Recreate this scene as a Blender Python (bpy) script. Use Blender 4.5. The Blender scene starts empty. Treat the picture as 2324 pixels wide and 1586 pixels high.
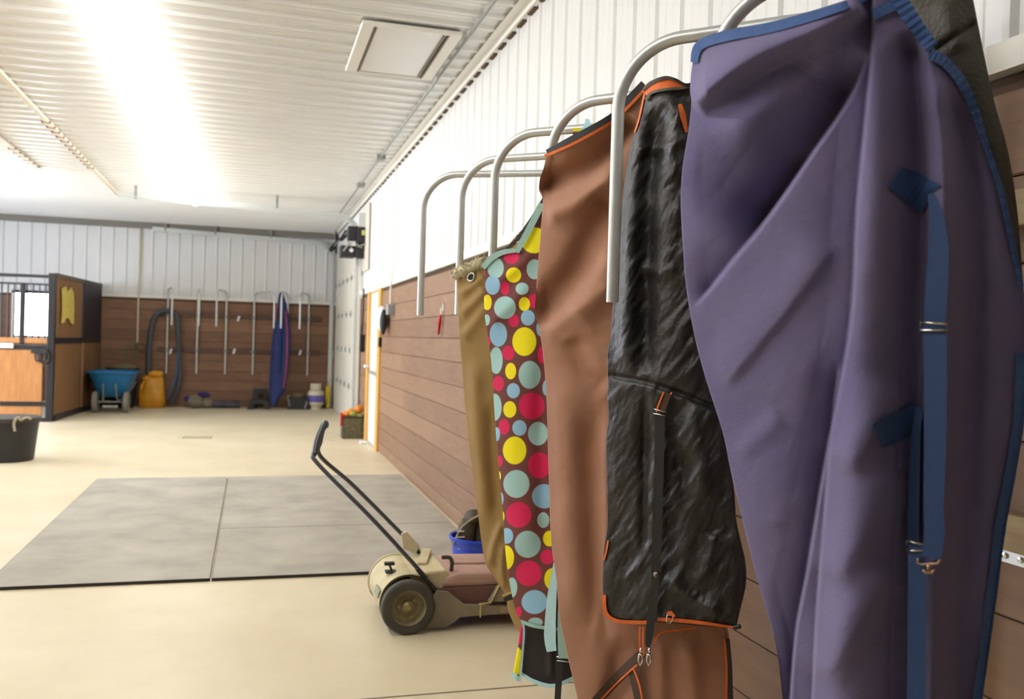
import bpy, math, random
import numpy as np
from mathutils import Vector, Matrix
random.seed(7); RNG = np.random.RandomState(5)
S = bpy.context.scene
COL = S.collection
PI = math.pi

# ------------------------------------------------------------------ camera
FPX, YAW, PITCH, ROLL, EYE = 2056.26, 0.2797, -0.0093, 0.0291, 1.42
def basis():
    f0 = Vector((math.sin(YAW), math.cos(YAW), 0)); r0 = Vector((math.cos(YAW), -math.sin(YAW), 0)); u0 = Vector((0, 0, 1))
    f = f0*math.cos(PITCH) + u0*math.sin(PITCH); u = u0*math.cos(PITCH) - f0*math.sin(PITCH)
    return r0*math.cos(ROLL) + u*math.sin(ROLL), u*math.cos(ROLL) - r0*math.sin(ROLL), f
CR, CU, CF = basis()
cd = bpy.data.cameras.new('camera'); cam = bpy.data.objects.new('camera', cd); COL.objects.link(cam)
cam.matrix_world = Matrix(((CR.x, CU.x, -CF.x, 0), (CR.y, CU.y, -CF.y, 0), (CR.z, CU.z, -CF.z, EYE), (0, 0, 0, 1)))
cd.sensor_width = 36; cd.lens = 36*FPX/2324; cd.clip_start = 0.05; cd.clip_end = 100
cd.dof.use_dof = True; cd.dof.focus_distance = 2.6; cd.dof.aperture_fstop = 4.0
S.camera = cam
# ------------------------------------------------------------------ world, exposure
S.view_settings.view_transform = 'Standard'; S.view_settings.look = 'None'
S.view_settings.gamma = 1.0; S.view_settings.use_curve_mapping = False
S.view_settings.exposure = 0.66
w = bpy.data.worlds.new('world'); S.world = w; w.use_nodes = True
w.node_tree.nodes['Background'].inputs[0].default_value = (0.85, 0.92, 1, 1)
w.node_tree.nodes['Background'].inputs[1].default_value = 1.0
TUBE_POWER = 20.5       # emission of the ceiling lamp tubes
DAY_POWER = 11.5         # daylight at the windows
# ------------------------------------------------------------------ room numbers (metres)
WX, YF, HW, HC = 1.56, 18.18, 2.04, 3.445
XL, YB = -7.6, -5.0

def ray(px, py):
    return CF + CR*((px-1162)/FPX) - CU*((py-793)/FPX)
def on(px, py, ax, val):
    """point of the plane axis=val seen at a photo pixel"""
    d = ray(px, py); o = Vector((0, 0, EYE)); t = (val-o[ax])/d[ax]
    return o + d*t
def onp(px, py, P, n):
    d = ray(px, py); o = Vector((0, 0, EYE)); t = (P-o).dot(n)/d.dot(n)
    return o + d*t

# ------------------------------------------------------------------ materials
def lin(c):
    return tuple(((v/255)/12.92 if v/255 <= .04045 else ((v/255+.055)/1.055)**2.4) for v in c)
MATS = {}
def mat(name, rgb, rough=.6, metal=0.0, var=0.0, scale=8.0, bump=0.0, bscale=60.0, stretch=(1, 1, 1), rgb2=None, spec=None, sheen=0.0, coat=0.0):
    if name in MATS: return MATS[name]
    m = bpy.data.materials.new(name); m.use_nodes = True; nt = m.node_tree; b = nt.nodes['Principled BSDF']
    c = lin(rgb); b.inputs['Base Color'].default_value = (*c, 1); b.inputs['Roughness'].default_value = rough; b.inputs['Metallic'].default_value = metal
    if spec is not None: b.inputs['Specular IOR Level'].default_value = spec
    if sheen: b.inputs['Sheen Weight'].default_value = sheen; b.inputs['Sheen Roughness'].default_value = .5
    if coat: b.inputs['Coat Weight'].default_value = coat; b.inputs['Coat Roughness'].default_value = .15
    tc = nt.nodes.new('ShaderNodeTexCoord'); mp = nt.nodes.new('ShaderNodeMapping'); mp.inputs['Scale'].default_value = stretch
    nt.links.new(tc.outputs['Object'], mp.inputs[0])
    if var or rgb2:
        n = nt.nodes.new('ShaderNodeTexNoise'); n.inputs['Scale'].default_value = scale; n.inputs['Detail'].default_value = 6; n.inputs['Roughness'].default_value = .6
        nt.links.new(mp.outputs[0], n.inputs['Vector'])
        r = nt.nodes.new('ShaderNodeValToRGB'); r.color_ramp.elements[0].position = .32; r.color_ramp.elements[1].position = .68
        c2 = lin(rgb2) if rgb2 else tuple(v*(1+var) for v in c); c1 = c if rgb2 else tuple(v*(1-var) for v in c)
        r.color_ramp.elements[0].color = (*c1, 1); r.color_ramp.elements[1].color = (*c2, 1)
        nt.links.new(n.outputs[0], r.inputs[0]); nt.links.new(r.outputs[0], b.inputs['Base Color'])
    if bump:
        n2 = nt.nodes.new('ShaderNodeTexNoise'); n2.inputs['Scale'].default_value = bscale; n2.inputs['Detail'].default_value = 4
        nt.links.new(mp.outputs[0], n2.inputs['Vector'])
        bp = nt.nodes.new('ShaderNodeBump'); bp.inputs['Strength'].default_value = bump; bp.inputs['Distance'].default_value = .01
        nt.links.new(n2.outputs[0], bp.inputs['Height']); nt.links.new(bp.outputs[0], b.inputs['Normal'])
    MATS[name] = m; return m
def emit(name, rgb, strength):
    m = bpy.data.materials.new(name); m.use_nodes = True; nt = m.node_tree; b = nt.nodes['Principled BSDF']
    b.inputs['Base Color'].default_value = (.8, .8, .8, 1); b.inputs['Emission Color'].default_value = (*lin(rgb), 1); b.inputs['Emission Strength'].default_value = strength
    return m
def wood_boards(name, c1, c2, axis_len, pitch, off=0.0, knot=.25):
    """stained boards: every board of its own tone, grain along the board"""
    m = bpy.data.materials.new(name); m.use_nodes = True; nt = m.node_tree; b = nt.nodes['Principled BSDF']; N = nt.nodes.new; L = nt.links.new
    tc = N('ShaderNodeTexCoord'); sp = N('ShaderNodeSeparateXYZ'); L(tc.outputs['Object'], sp.inputs[0])
    ad = N('ShaderNodeMath'); ad.operation = 'ADD'; ad.inputs[1].default_value = off; L(sp.outputs[2], ad.inputs[0])
    dv = N('ShaderNodeMath'); dv.operation = 'DIVIDE'; dv.inputs[1].default_value = pitch; L(ad.outputs[0], dv.inputs[0])
    fl = N('ShaderNodeMath'); fl.operation = 'FLOOR'; L(dv.outputs[0], fl.inputs[0])
    # butt joints: length cell shifted per board
    ofs = N('ShaderNodeMath'); ofs.operation = 'MULTIPLY'; ofs.inputs[1].default_value = 1.73; L(fl.outputs[0], ofs.inputs[0])
    al = N('ShaderNodeMath'); al.operation = 'ADD'; L(sp.outputs[axis_len], al.inputs[0]); L(ofs.outputs[0], al.inputs[1])
    d2 = N('ShaderNodeMath'); d2.operation = 'DIVIDE'; d2.inputs[1].default_value = 3.66; L(al.outputs[0], d2.inputs[0])
    f2 = N('ShaderNodeMath'); f2.operation = 'FLOOR'; L(d2.outputs[0], f2.inputs[0])
    cb = N('ShaderNodeCombineXYZ'); L(fl.outputs[0], cb.inputs[0]); L(f2.outputs[0], cb.inputs[1])
    wn = N('ShaderNodeTexWhiteNoise'); wn.noise_dimensions = '3D'; L(cb.outputs[0], wn.inputs['Vector'])
    mp = N('ShaderNodeMapping'); sc = [9, 9, 9]; sc[axis_len] = 1.1; mp.inputs['Scale'].default_value = sc; L(tc.outputs['Object'], mp.inputs[0])
    n = N('ShaderNodeTexNoise'); n.inputs['Scale'].default_value = 3.0; n.inputs['Detail'].default_value = 8; n.inputs['Roughness'].default_value = .65; L(mp.outputs[0], n.inputs['Vector'])
    n3 = N('ShaderNodeTexNoise'); n3.inputs['Scale'].default_value = 1.3; n3.inputs['Detail'].default_value = 3; L(tc.outputs['Object'], n3.inputs['Vector'])
    mx = N('ShaderNodeMath'); mx.operation = 'MULTIPLY_ADD'; mx.inputs[1].default_value = .45; L(wn.outputs[0], mx.inputs[0]); L(n.outputs[0], mx.inputs[2])
    m3 = N('ShaderNodeMath'); m3.operation = 'MULTIPLY_ADD'; m3.inputs[1].default_value = .5; L(n3.outputs[0], m3.inputs[0]); L(mx.outputs[0], m3.inputs[2])
    r = N('ShaderNodeValToRGB'); r.color_ramp.elements[0].position = .72; r.color_ramp.elements[1].position = 1.2
    r.color_ramp.elements[1].position = 1.0
    dm = N('ShaderNodeMath'); dm.operation = 'MULTIPLY'; dm.inputs[1].default_value = .82; L(m3.outputs[0], dm.inputs[0])
    r.color_ramp.elements[0].position = .45; r.color_ramp.elements[1].position = 1.0
    r.color_ramp.elements[0].color = (*lin(c1), 1); r.color_ramp.elements[1].color = (*lin(c2), 1)
    L(dm.outputs[0], r.inputs[0]); L(r.outputs[0], b.inputs['Base Color'])
    b.inputs['Roughness'].default_value = .62; b.inputs['Specular IOR Level'].default_value = .35
    bp = N('ShaderNodeBump'); bp.inputs['Strength'].default_value = .25; bp.inputs['Distance'].default_value = .004; L(n.outputs[0], bp.inputs['Height']); L(bp.outputs[0], b.inputs['Normal'])
    return m

M = dict(
    white=mat('white_steel_panel', (212, 213, 212), .38, var=.02, scale=3),
    ceil=mat('ceiling_steel_panel', (223, 223, 221), .27, var=.02, scale=3, spec=.6),
    trimw=mat('white_trim', (228, 225, 216), .45),
    floor=mat('concrete_floor', (206, 193, 162), .42, rgb2=(218, 207, 178), scale=1.3, bump=.06, bscale=30),
    joint=mat('joint_dark', (140, 128, 104), .8),
    mat_=mat('rubber_mat', (150, 145, 133), .75, rgb2=(176, 171, 159), scale=2.2, bump=.15, bscale=80),
    mated=mat('rubber_mat_edge', (48, 42, 38), .8),
    galv=mat('galvanized_tube', (204, 208, 207), .38, metal=.5, var=.03, scale=30),
    galvd=mat('galvanized_dull', (150, 152, 148), .5, metal=.5, var=.1, scale=20),
    chrome=mat('chrome', (210, 208, 202), .18, metal=1),
    black=mat('black_metal', (24, 23, 27), .45),
    blackp=mat('black_plastic', (32, 32, 34), .5, var=.15),
    rubber=mat('tyre_rubber', (62, 59, 54), .8, rgb2=(82, 78, 68), scale=12),
    pine=mat('yellow_pine', (222, 176, 98), .55, rgb2=(205, 156, 80), scale=4, stretch=(8, 8, 1)),
    pinel=mat('pale_pine', (150, 124, 82), .6, rgb2=(176, 152, 104), scale=3, stretch=(8, 1, 8)),
    brownrail=mat('brown_rail', (84, 58, 42), .6, var=.15, scale=5),
    doorw=mat('white_door', (226, 226, 224), .42, var=.02),
    ohd=mat('garage_door_panel', (210, 205, 190), .5, var=.04, scale=2),
    plastic_blue=mat('blue_poly', (20, 104, 156), .45, var=.08),
    bucket=mat('blue_bucket', (16, 66, 205), .35, coat=.3),
    feed=mat('yellow_feed_bag', (208, 148, 18), .5, rgb2=(180, 120, 10), scale=6),
    orange=mat('orange_binding', (226, 108, 38), .7, var=.08, scale=60),
    navyb=mat('blue_binding', (66, 98, 156), .75, var=.1, scale=50, bump=.4, bscale=300),
    strapb=mat('blue_strap', (50, 78, 130), .7, var=.08, scale=120, bump=.3, bscale=500),
    purple=mat('faded_purple_canvas', (106, 102, 148), .78, rgb2=(120, 111, 148), scale=2.2, bump=.3, bscale=420, sheen=.15),
    lining=mat('dark_lining', (76, 72, 63), .55, var=.15, scale=8, bump=.35, bscale=120),
    brown=mat('brown_canvas', (158, 110, 84), .75, rgb2=(168, 120, 92), scale=2.5, bump=.25, bscale=420, sheen=.15),
    blackq=mat('black_nylon', (34, 33, 33), .42, rgb2=(46, 44, 42), scale=5, bump=.25, bscale=70, spec=.45),
    blackc=mat('black_webbing', (34, 33, 34), .6),
    olive=mat('olive_canvas', (158, 128, 76), .75, rgb2=(144, 114, 64), scale=4, bump=.2, bscale=420),
    fleece=mat('cream_fleece', (238, 230, 198), .95, rgb2=(216, 204, 164), scale=60, bump=1.0, bscale=200),
    teal=mat('teal_webbing', (152, 188, 180), .7, var=.06, scale=80),
    ltblue=mat('light_blue_webbing', (190, 234, 244), .7, var=.04, scale=60),
    yellow=mat('yellow_fabric', (222, 210, 10), .7),
    maroon=mat('maroon_fabric', (110, 48, 46), .75),
    cream=mat('cream_dusty_plastic', (206, 196, 158), .55, rgb2=(188, 176, 138), scale=7),
    mauve=mat('dusty_maroon_plastic', (168, 132, 122), .5, rgb2=(190, 160, 146), scale=5),
    grayp=mat('dusty_grey_plastic', (112, 104, 92), .6, rgb2=(146, 136, 112), scale=6),
    handle=mat('grey_handle_paint', (62, 66, 74), .3, coat=.3),
    rimm=mat('dusty_rim', (112, 102, 72), .6, rgb2=(150, 138, 100), scale=14),
    boot=mat('worn_leather', (92, 82, 60), .7, rgb2=(46, 40, 34), scale=14),
    rope=mat('dusty_rope', (168, 156, 136), .85, var=.15, scale=60),
    stallw=wood_boards('stall_planks', (142, 92, 50), (184, 130, 78), 2, 50.0),
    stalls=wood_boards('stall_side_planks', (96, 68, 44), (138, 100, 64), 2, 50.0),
    hide=mat('pale_yellow_hide', (206, 186, 92), .8, rgb2=(176, 156, 70), scale=9),
    stain=mat('dark_stain', (72, 54, 40), .8),
    rdark=mat('hose_rubber', (62, 68, 74), .5),
    green=mat('green_cord', (70, 110, 62), .6),
    pvc=mat('cream_pipe', (206, 198, 172), .5),
    purplef=mat('violet_cloth', (52, 38, 110), .8),
    khaki=mat('dusty_cloth', (136, 124, 106), .85, rgb2=(100, 90, 78), scale=20),
    propane=mat('tank_cream', (200, 190, 164), .5), label=mat('violet_label', (92, 84, 160), .5),
    red=mat('red_plastic', (200, 26, 30), .4), redd=mat('red_rag', (176, 40, 34), .7), yel=mat('bright_yellow_plastic', (226, 200, 8), .45),
    royal=mat('royal_blue_cloth', (28, 46, 104), .7, rgb2=(22, 36, 88), scale=6), pinkt=mat('pink_trim', (150, 60, 84), .7),
    orangeb=mat('orange_ball', (226, 132, 30), .6), greenb=mat('green_ball', (150, 152, 70), .7), wire=mat('dark_mesh', (66, 60, 48), .7, rgb2=(110, 104, 74), scale=30),
    grey=mat('grey_box', (150, 154, 156), .5), whitep=mat('white_plastic', (232, 230, 236), .45), board=mat('black_panel', (30, 27, 34), .55),
)
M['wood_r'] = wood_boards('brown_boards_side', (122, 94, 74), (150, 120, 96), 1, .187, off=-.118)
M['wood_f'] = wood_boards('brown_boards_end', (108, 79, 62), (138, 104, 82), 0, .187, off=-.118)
M['groove'] = mat('dark_groove', (88, 66, 50), .9)
M['tube'] = emit('lamp_tube', (255, 252, 247), TUBE_POWER)
M['day'] = emit('daylight_pane', (225, 235, 255), DAY_POWER)

# ------------------------------------------------------------------ mesh builder
class MB:
    def __init__(s): s.v = []; s.f = []; s.m = []; s.cur = 0
    def add(s, vs, fs):
        o = len(s.v); s.v += [tuple(v) for v in vs]
        for f in fs: s.f.append(tuple(i+o for i in f)); s.m.append(s.cur)
        return s
    def hexa(s, p):   # 8 corners: bottom 4 ccw, top 4
        return s.add(p, [(3, 2, 1, 0), (4, 5, 6, 7), (0, 1, 5, 4), (1, 2, 6, 5), (2, 3, 7, 6), (3, 0, 4, 7)])
    def box(s, a, b):
        x0, y0, z0 = a; x1, y1, z1 = b
        if x0 > x1: x0, x1 = x1, x0
        if y0 > y1: y0, y1 = y1, y0
        if z0 > z1: z0, z1 = z1, z0
        return s.hexa([(x0, y0, z0), (x1, y0, z0), (x1, y1, z0), (x0, y1, z0), (x0, y0, z1), (x1, y0, z1), (x1, y1, z1), (x0, y1, z1)])
    def obox(s, c, size, R=None):
        c = Vector(c); hx, hy, hz = [q/2 for q in size]; R = R or Matrix.Identity(3)
        return s.hexa([c + R @ Vector(p) for p in [(-hx, -hy, -hz), (hx, -hy, -hz), (hx, hy, -hz), (-hx, hy, -hz), (-hx, -hy, hz), (hx, -hy, hz), (hx, hy, hz), (-hx, hy, hz)]])
    def bar(s, a, b, wd, th, up=(0, 0, 1)):
        a = Vector(a); b = Vector(b); d = (b-a).normalized(); u = Vector(up); x = d.cross(u)
        if x.length < 1e-4: x = d.cross(Vector((1, 0, 0)))
        x.normalize(); u = x.cross(d)
        p = []
        for q in (a, b): p += [q - x*wd/2 - u*th/2, q + x*wd/2 - u*th/2, q + x*wd/2 + u*th/2, q - x*wd/2 + u*th/2]
        return s.hexa([p[i] for i in range(8)])
    def tube(s, pts, r, seg=12, closed=False, caps=True):
        pts = [Vector(p) for p in pts]; n = len(pts); rr = r if isinstance(r, (list, tuple)) else [r]*n
        T = []
        for i in range(n):
            a = pts[(i-1) % n] if (closed or i > 0) else pts[i]; b = pts[(i+1) % n] if (closed or i < n-1) else pts[i]
            t = (b-a); T.append(t.normalized() if t.length > 1e-9 else Vector((0, 0, 1)))
        ref = Vector((0, 0, 1)) if abs(T[0].z) < .9 else Vector((1, 0, 0))
        nn = (ref - T[0]*ref.dot(T[0])).normalized(); vs = []
        for i in range(n):
            nn = (nn - T[i]*nn.dot(T[i])).normalized(); bb = T[i].cross(nn)
            for k in range(seg):
                a = 2*PI*k/seg; vs.append(pts[i] + (nn*math.cos(a) + bb*math.sin(a))*rr[i])
        fs = []
        for i in range(n if closed else n-1):
            j = (i+1) % n
            for k in range(seg): l = (k+1) % seg; fs.append((i*seg+k, i*seg+l, j*seg+l, j*seg+k))
        if caps and not closed: fs.append(tuple(reversed(range(seg)))); fs.append(tuple((n-1)*seg+k for k in range(seg)))
        return s.add(vs, fs)
    def lathe(s, prof, c=(0, 0, 0), axis=(0, 0, 1), seg=32, sx=1, sy=1, caps=True):
        c = Vector(c); ax = Vector(axis).normalized(); ref = Vector((1, 0, 0)) if abs(ax.x) < .9 else Vector((0, 1, 0))
        e1 = (ref - ax*ref.dot(ax)).normalized(); e2 = ax.cross(e1); vs = []; fs = []
        for (r, h) in prof:
            for k in range(seg):
                a = 2*PI*k/seg; vs.append(c + ax*h + e1*(r*math.cos(a)*sx) + e2*(r*math.sin(a)*sy))
        for i in range(len(prof)-1):
            for k in range(seg): l = (k+1) % seg; fs.append((i*seg+k, i*seg+l, (i+1)*seg+l, (i+1)*seg+k))
        if caps and prof[0][0] > 1e-4: fs.append(tuple(reversed(range(seg))))
        if caps and prof[-1][0] > 1e-4: fs.append(tuple((len(prof)-1)*seg+k for k in range(seg)))
        return s.add(vs, fs)
    def prism(s, poly, off):
        poly = [Vector(p) for p in poly]; off = Vector(off); n = len(poly)
        fs = [tuple(reversed(range(n))), tuple(range(n, 2*n))] + [(i, (i+1) % n, (i+1) % n+n, i+n) for i in range(n)]
        return s.add(poly + [p+off for p in poly], fs)
    def blob(s, c, r, seg=14, rings=9, noise=.0, seed=0):
        rs = np.random.RandomState(seed); c = Vector(c); vs = []; fs = []
        ph = rs.rand(6)*6.28
        for i in range(rings+1):
            t = PI*i/rings
            for k in range(seg):
                a = 2*PI*k/seg
                q = 1 + noise*(math.sin(3*a+ph[0]+2*t) + math.sin(5*t+ph[1]+a*2) + .6*math.sin(7*a+ph[2]-4*t))/2.2
                vs.append(c + Vector((r[0]*math.sin(t)*math.cos(a)*q, r[1]*math.sin(t)*math.sin(a)*q, r[2]*math.cos(t)*q)))
        for i in range(rings):
            for k in range(seg): l = (k+1) % seg; fs.append((i*seg+k, (i+1)*seg+k, (i+1)*seg+l, i*seg+l))
        return s.add(vs, fs)
    def build(s, name, material, parent=None, smooth=False, bevel=0, base=None, local=False):
        me = bpy.data.meshes.new(name)
        o = Vector((0, 0, 0))
        if parent is not None and not local:
            p = parent
            while p is not None: o += p.location; p = p.parent
        if base is not None: o += Vector(base)
        vs = [(v[0]-o.x, v[1]-o.y, v[2]-o.z) for v in s.v]
        me.from_pydata(vs, [], s.f); me.validate(); me.update()
        ms = material if isinstance(material, (list, tuple)) else [material]
        for m in ms: me.materials.append(m)
        if len(ms) > 1 and len(me.polygons) == len(s.m): me.polygons.foreach_set('material_index', s.m)
        if smooth: me.polygons.foreach_set('use_smooth', [True]*len(me.polygons))
        ob = bpy.data.objects.new(name, me); COL.objects.link(ob)
        if parent is not None: ob.parent = parent
        if base is not None: ob.location = base
        if smooth == 'auto':
            e = ob.modifiers.new('edge', 'EDGE_SPLIT'); e.split_angle = math.radians(38)
        if bevel:
            b = ob.modifiers.new('bevel', 'BEVEL'); b.width = bevel; b.segments = 2; b.limit_method = 'ANGLE'; b.angle_limit = math.radians(40)
        return ob
def tag(o, label, cat, group=None, kind=None):
    o['label'] = label; o['category'] = cat
    if group: o['group'] = group
    if kind: o['kind'] = kind
    return o
def thing(name, loc, label, cat, group=None, rz=0, kind=None):
    o = bpy.data.objects.new(name, None); COL.objects.link(o); o.location = loc; o.rotation_euler = (0, 0, rz); o.empty_display_size = .1
    return tag(o, label, cat, group, kind)
def smoothpts(pts, n=8):
    """Catmull-Rom through points"""
    P = [Vector(p) for p in pts]; out = []
    for i in range(len(P)-1):
        a = P[max(i-1, 0)]; b = P[i]; c = P[i+1]; d = P[min(i+2, len(P)-1)]
        for k in range(n):
            t = k/n; out.append(.5*((2*b) + (c-a)*t + (2*a-5*b+4*c-d)*t*t + (-a+3*b-3*c+d)*t**3))
    out.append(P[-1]); return out
def arcbend(a, b, c, r, n=10):
    """points of a rounded corner a-b-c with radius r"""
    a, b, c = Vector(a), Vector(b), Vector(c); u = (a-b).normalized(); v = (c-b).normalized(); ang = u.angle(v); d = r/math.tan(ang/2)
    p0 = b+u*d; p1 = b+v*d; ctr = b + (u+v).normalized()*(r/math.sin(ang/2)); out = []
    w0 = p0-ctr; w1 = p1-ctr; om = w0.angle(w1)
    for i in range(n+1):
        t = i/n; out.append(ctr + w0*(math.sin((1-t)*om)/math.sin(om)) + w1*(math.sin(t*om)/math.sin(om)))
    return out

# ================================================================== SETTING
def ribbed(mb, u0, u1, v0, v1, place, pitch=.2286, h=.017, wb=.05, wt=.022, minor=True):
    """sheet-steel profile: ribs every pitch along u, straight along v; place(u,v,d) gives the point"""
    prof = [(u0, 0)]
    u = math.ceil(u0/pitch)*pitch
    while u < u1 - wb:
        if u > u0 + wb:
            prof += [(u-wb/2, 0), (u-wt/2, h), (u+wt/2, h), (u+wb/2, 0)]
            if minor:
                for q in (pitch*.36, pitch*.64):
                    if u+q < u1-.03: prof += [(u+q-.012, 0), (u+q-.006, .0025), (u+q+.006, .0025), (u+q+.012, 0)]
        u += pitch
    prof.append((u1, 0)); vs = []
    for (a, d) in prof: vs += [place(a, v0, d), place(a, v1, d)]
    fs = [(2*i, 2*i+1, 2*i+3, 2*i+2) for i in range(len(prof)-1)]
    mb.add(vs, fs)
fl = MB(); fl.box((XL-.2, YB-.2, -.1), (WX+.2, YF+.2, 0))
tag(fl.build('floor', M['floor']), 'tan concrete floor of the barn aisle', 'floor', kind='structure')
jm = MB()
for y in (3.55,): jm.box((XL, y-.004, .0005), (WX, y+.004, .002))
tag(jm.build('trim_1', M['joint']), 'thin control joint line across the concrete in the foreground', 'joint', kind='structure')
ce = MB(); ribbed(ce, YB, YF, XL, WX, lambda u, v, d: (v, u, HC-d), h=.019, wb=.07, wt=.03)
ce.box((XL-.2, YB-.2, HC+.02), (WX+.2, YF+.2, HC+.1))
tag(ce.build('ceiling', M['ceil']), 'white ribbed steel ceiling', 'ceiling', kind='structure')

def boards(mb, segs, place, pitch=.187, z0=0.0, z1=HW-.045, th=.03, gap=.0035):
    for (u0, u1) in segs:
        mb.cur = 1; mb.add([place(u0, z0, .012), place(u1, z0, .012), place(u1, z1+.03, .012), place(u0, z1+.03, .012)], [(0, 1, 2, 3)]); mb.cur = 0
        z = .118 - pitch
        while z < z1:
            a = max(z+gap/2, z0); b = min(z+pitch-gap/2, z1)
            if b-a > .01:
                # slight chamfered edge board
                c = .004
                vs = []
                for u in (u0, u1):
                    vs += [place(u, a, 0), place(u, a, th-c), place(u, a+c, th), place(u, b-c, th), place(u, b, th-c), place(u, b, 0)]
                fs = [(i, (i+1) % 6, (i+1) % 6+6, i+6) for i in range(6)] + [tuple(reversed(range(6))), tuple(range(6, 12))]
                mb.add(vs, fs)
            z += pitch
# right wall : x = WX, room at smaller x
PD = (11.42, 12.42)      # person door along y
OD = (13.62, 18.0)       # overhead door along y
ODZ = 2.98
wr = MB()
ribbed(wr, YB, PD[0]-.02, HW, HC, lambda u, v, d: (WX-d, u, v), h=.012)
ribbed(wr, PD[0]-.02, OD[0], HW, HC, lambda u, v, d: (WX-d, u, v), h=.012)
ribbed(wr, OD[0], OD[1], ODZ, HC, lambda u, v, d: (WX-d, u, v), h=.012)
ribbed(wr, OD[1], YF, HW, HC, lambda u, v, d: (WX-d, u, v), h=.012)
for (a, b) in ((YB, PD[0]), (PD[1], OD[0]), (OD[1], YF)): wr.box((WX+.03, a, 0), (WX+.12, b, HC))
wr.box((WX+.03, PD[0], HW), (WX+.12, PD[1], HC)); wr.box((WX+.03, OD[0], ODZ), (WX+.12, OD[1], HC))
gm = MB(); y = math.ceil(YB/.2286)*.2286
while y < YF-.3: gm.box((WX-.03, y+.045, HC-.079), (WX-.001, y+.175, HC-.070)); y += .2286
W_R = tag(wr.build('wall_right', M['white']), 'right wall of white ribbed steel above brown boards', 'wall', kind='structure')
gm.build('rib_gap_shade', M['groove'], W_R)  # dark blocks standing in for the gap shadows between the wall ribs
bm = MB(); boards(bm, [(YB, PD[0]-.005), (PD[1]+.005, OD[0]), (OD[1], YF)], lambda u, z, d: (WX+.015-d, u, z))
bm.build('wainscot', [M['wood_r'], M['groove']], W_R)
tm = MB(); tm.box((WX-.034, YB, HW-.012), (WX+.01, PD[0]+1.0, HW+.052)); tm.box((WX-.034, PD[1], HW-.012), (WX+.01, OD[0], HW+.052))
tm.build('cap_trim', M['trimw'], W_R)
ct = MB(); ct.box((WX-.045, YB, HC-.07), (WX-.012, YF, HC-.02)); ct.box((WX-.10, YB, HC-.024), (WX-.012, YF, HC-.019))
tag(ct.build('trim_2', M['trimw']), 'white corner trim where the ceiling meets the right wall', 'trim', kind='structure')
# far wall : y = YF
wf = MB(); WIN = (-4.12, -3.50, 1.24, 2.03)
ribbed(wf, XL, WX, HW, HC, lambda u, v, d: (u, YF-d, v), h=.016, minor=False)
wf.box((XL, YF+.03, 0), (WIN[0], YF+.12, HC)); wf.box((WIN[1], YF+.03, 0), (WX, YF+.12, HC)); wf.box((WIN[0], YF+.03, 0), (WIN[1], YF+.12, WIN[2])); wf.box((WIN[0], YF+.03, WIN[3]), (WIN[1], YF+.12, HC))
W_F = tag(wf.build('wall_far', M['white']), 'far end wall, white ribbed steel above brown boards', 'wall', kind='structure')
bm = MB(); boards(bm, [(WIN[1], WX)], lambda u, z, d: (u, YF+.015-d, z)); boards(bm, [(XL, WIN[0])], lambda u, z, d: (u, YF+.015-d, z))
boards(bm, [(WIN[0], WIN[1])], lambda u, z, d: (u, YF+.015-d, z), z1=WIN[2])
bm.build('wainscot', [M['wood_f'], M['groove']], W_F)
tm = MB(); tm.box((XL, YF-.03, HW-.012), (WX, YF+.01, HW+.04)); tm.build('cap_trim', M['trimw'], W_F)
cv = MB(); cv.box((XL, YF-.10, HC-.13), (WX-.05, YF-.018, HC-.02))  # trim made taller and darker to stand in for the ceiling's shaded band
tag(cv.build('trim_3', mat('cove_shade_trim', (120, 116, 108), .5)), 'grey trim darkened to stand in for shade where the ceiling meets the far wall', 'trim', kind='structure')
wn = MB(); wn.box((WIN[0], YF+.05, WIN[2]), (WIN[1], YF+.06, WIN[3]))
W1 = tag(wn.build('window_1', M['day']), 'blown-out bright window in the far wall behind the stall bars', 'window', kind='structure')
wfm = MB()
for (a, b) in (((WIN[0]-.05, WIN[2]-.05), (WIN[1]+.05, WIN[2])), ((WIN[0]-.05, WIN[3]), (WIN[1]+.05, WIN[3]+.05)), ((WIN[0]-.05, WIN[2]), (WIN[0], WIN[3])), ((WIN[1], WIN[2]), (WIN[1]+.05, WIN[3]))):
    wfm.box((a[0], YF-.03, a[1]), (b[0], YF+.05, b[1]))
wfm.build('window_frame', M['trimw'], W1)
# left and back walls (outside the frame, they close the room)
wl = MB(); ribbed(wl, YB, YF, 0, HC, lambda u, v, d: (XL+d, u, v), minor=False); wl.box((XL-.1, YB, 0), (XL-.03, YF, HC))
W_L = tag(wl.build('wall_left', M['white']), 'left wall of white ribbed steel', 'wall', kind='structure')
wb = MB(); ribbed(wb, XL, WX, 0, HC, lambda u, v, d: (u, YB+d, v), minor=False); wb.box((XL, YB-.1, 0), (WX, YB-.03, HC))
W_B = tag(wb.build('wall_back', M['white']), 'back wall of white ribbed steel', 'wall', kind='structure')
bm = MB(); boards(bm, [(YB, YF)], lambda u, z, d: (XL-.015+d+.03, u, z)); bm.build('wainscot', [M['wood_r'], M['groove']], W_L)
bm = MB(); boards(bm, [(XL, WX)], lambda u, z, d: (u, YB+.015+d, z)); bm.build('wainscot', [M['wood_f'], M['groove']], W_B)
dw = MB(); dw.box((XL+.05, 10.5, .3), (XL+.06, 14.5, 2.9))
W2 = tag(dw.build('window_2', M['day']), 'wide daylight opening in the left wall', 'window', kind='structure')
fr = MB()
for (a, b) in (((10.4, .2), (14.6, .3)), ((10.4, 2.9), (14.6, 3.0)), ((10.4, .3), (10.5, 2.9)), ((14.5, .3), (14.6, 2.9)), ((12.47, .3), (12.53, 2.9))): fr.box((XL+.01, a[0], a[1]), (XL+.09, b[0], b[1]))
fr.build('window_frame', M['trimw'], W2)

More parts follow.
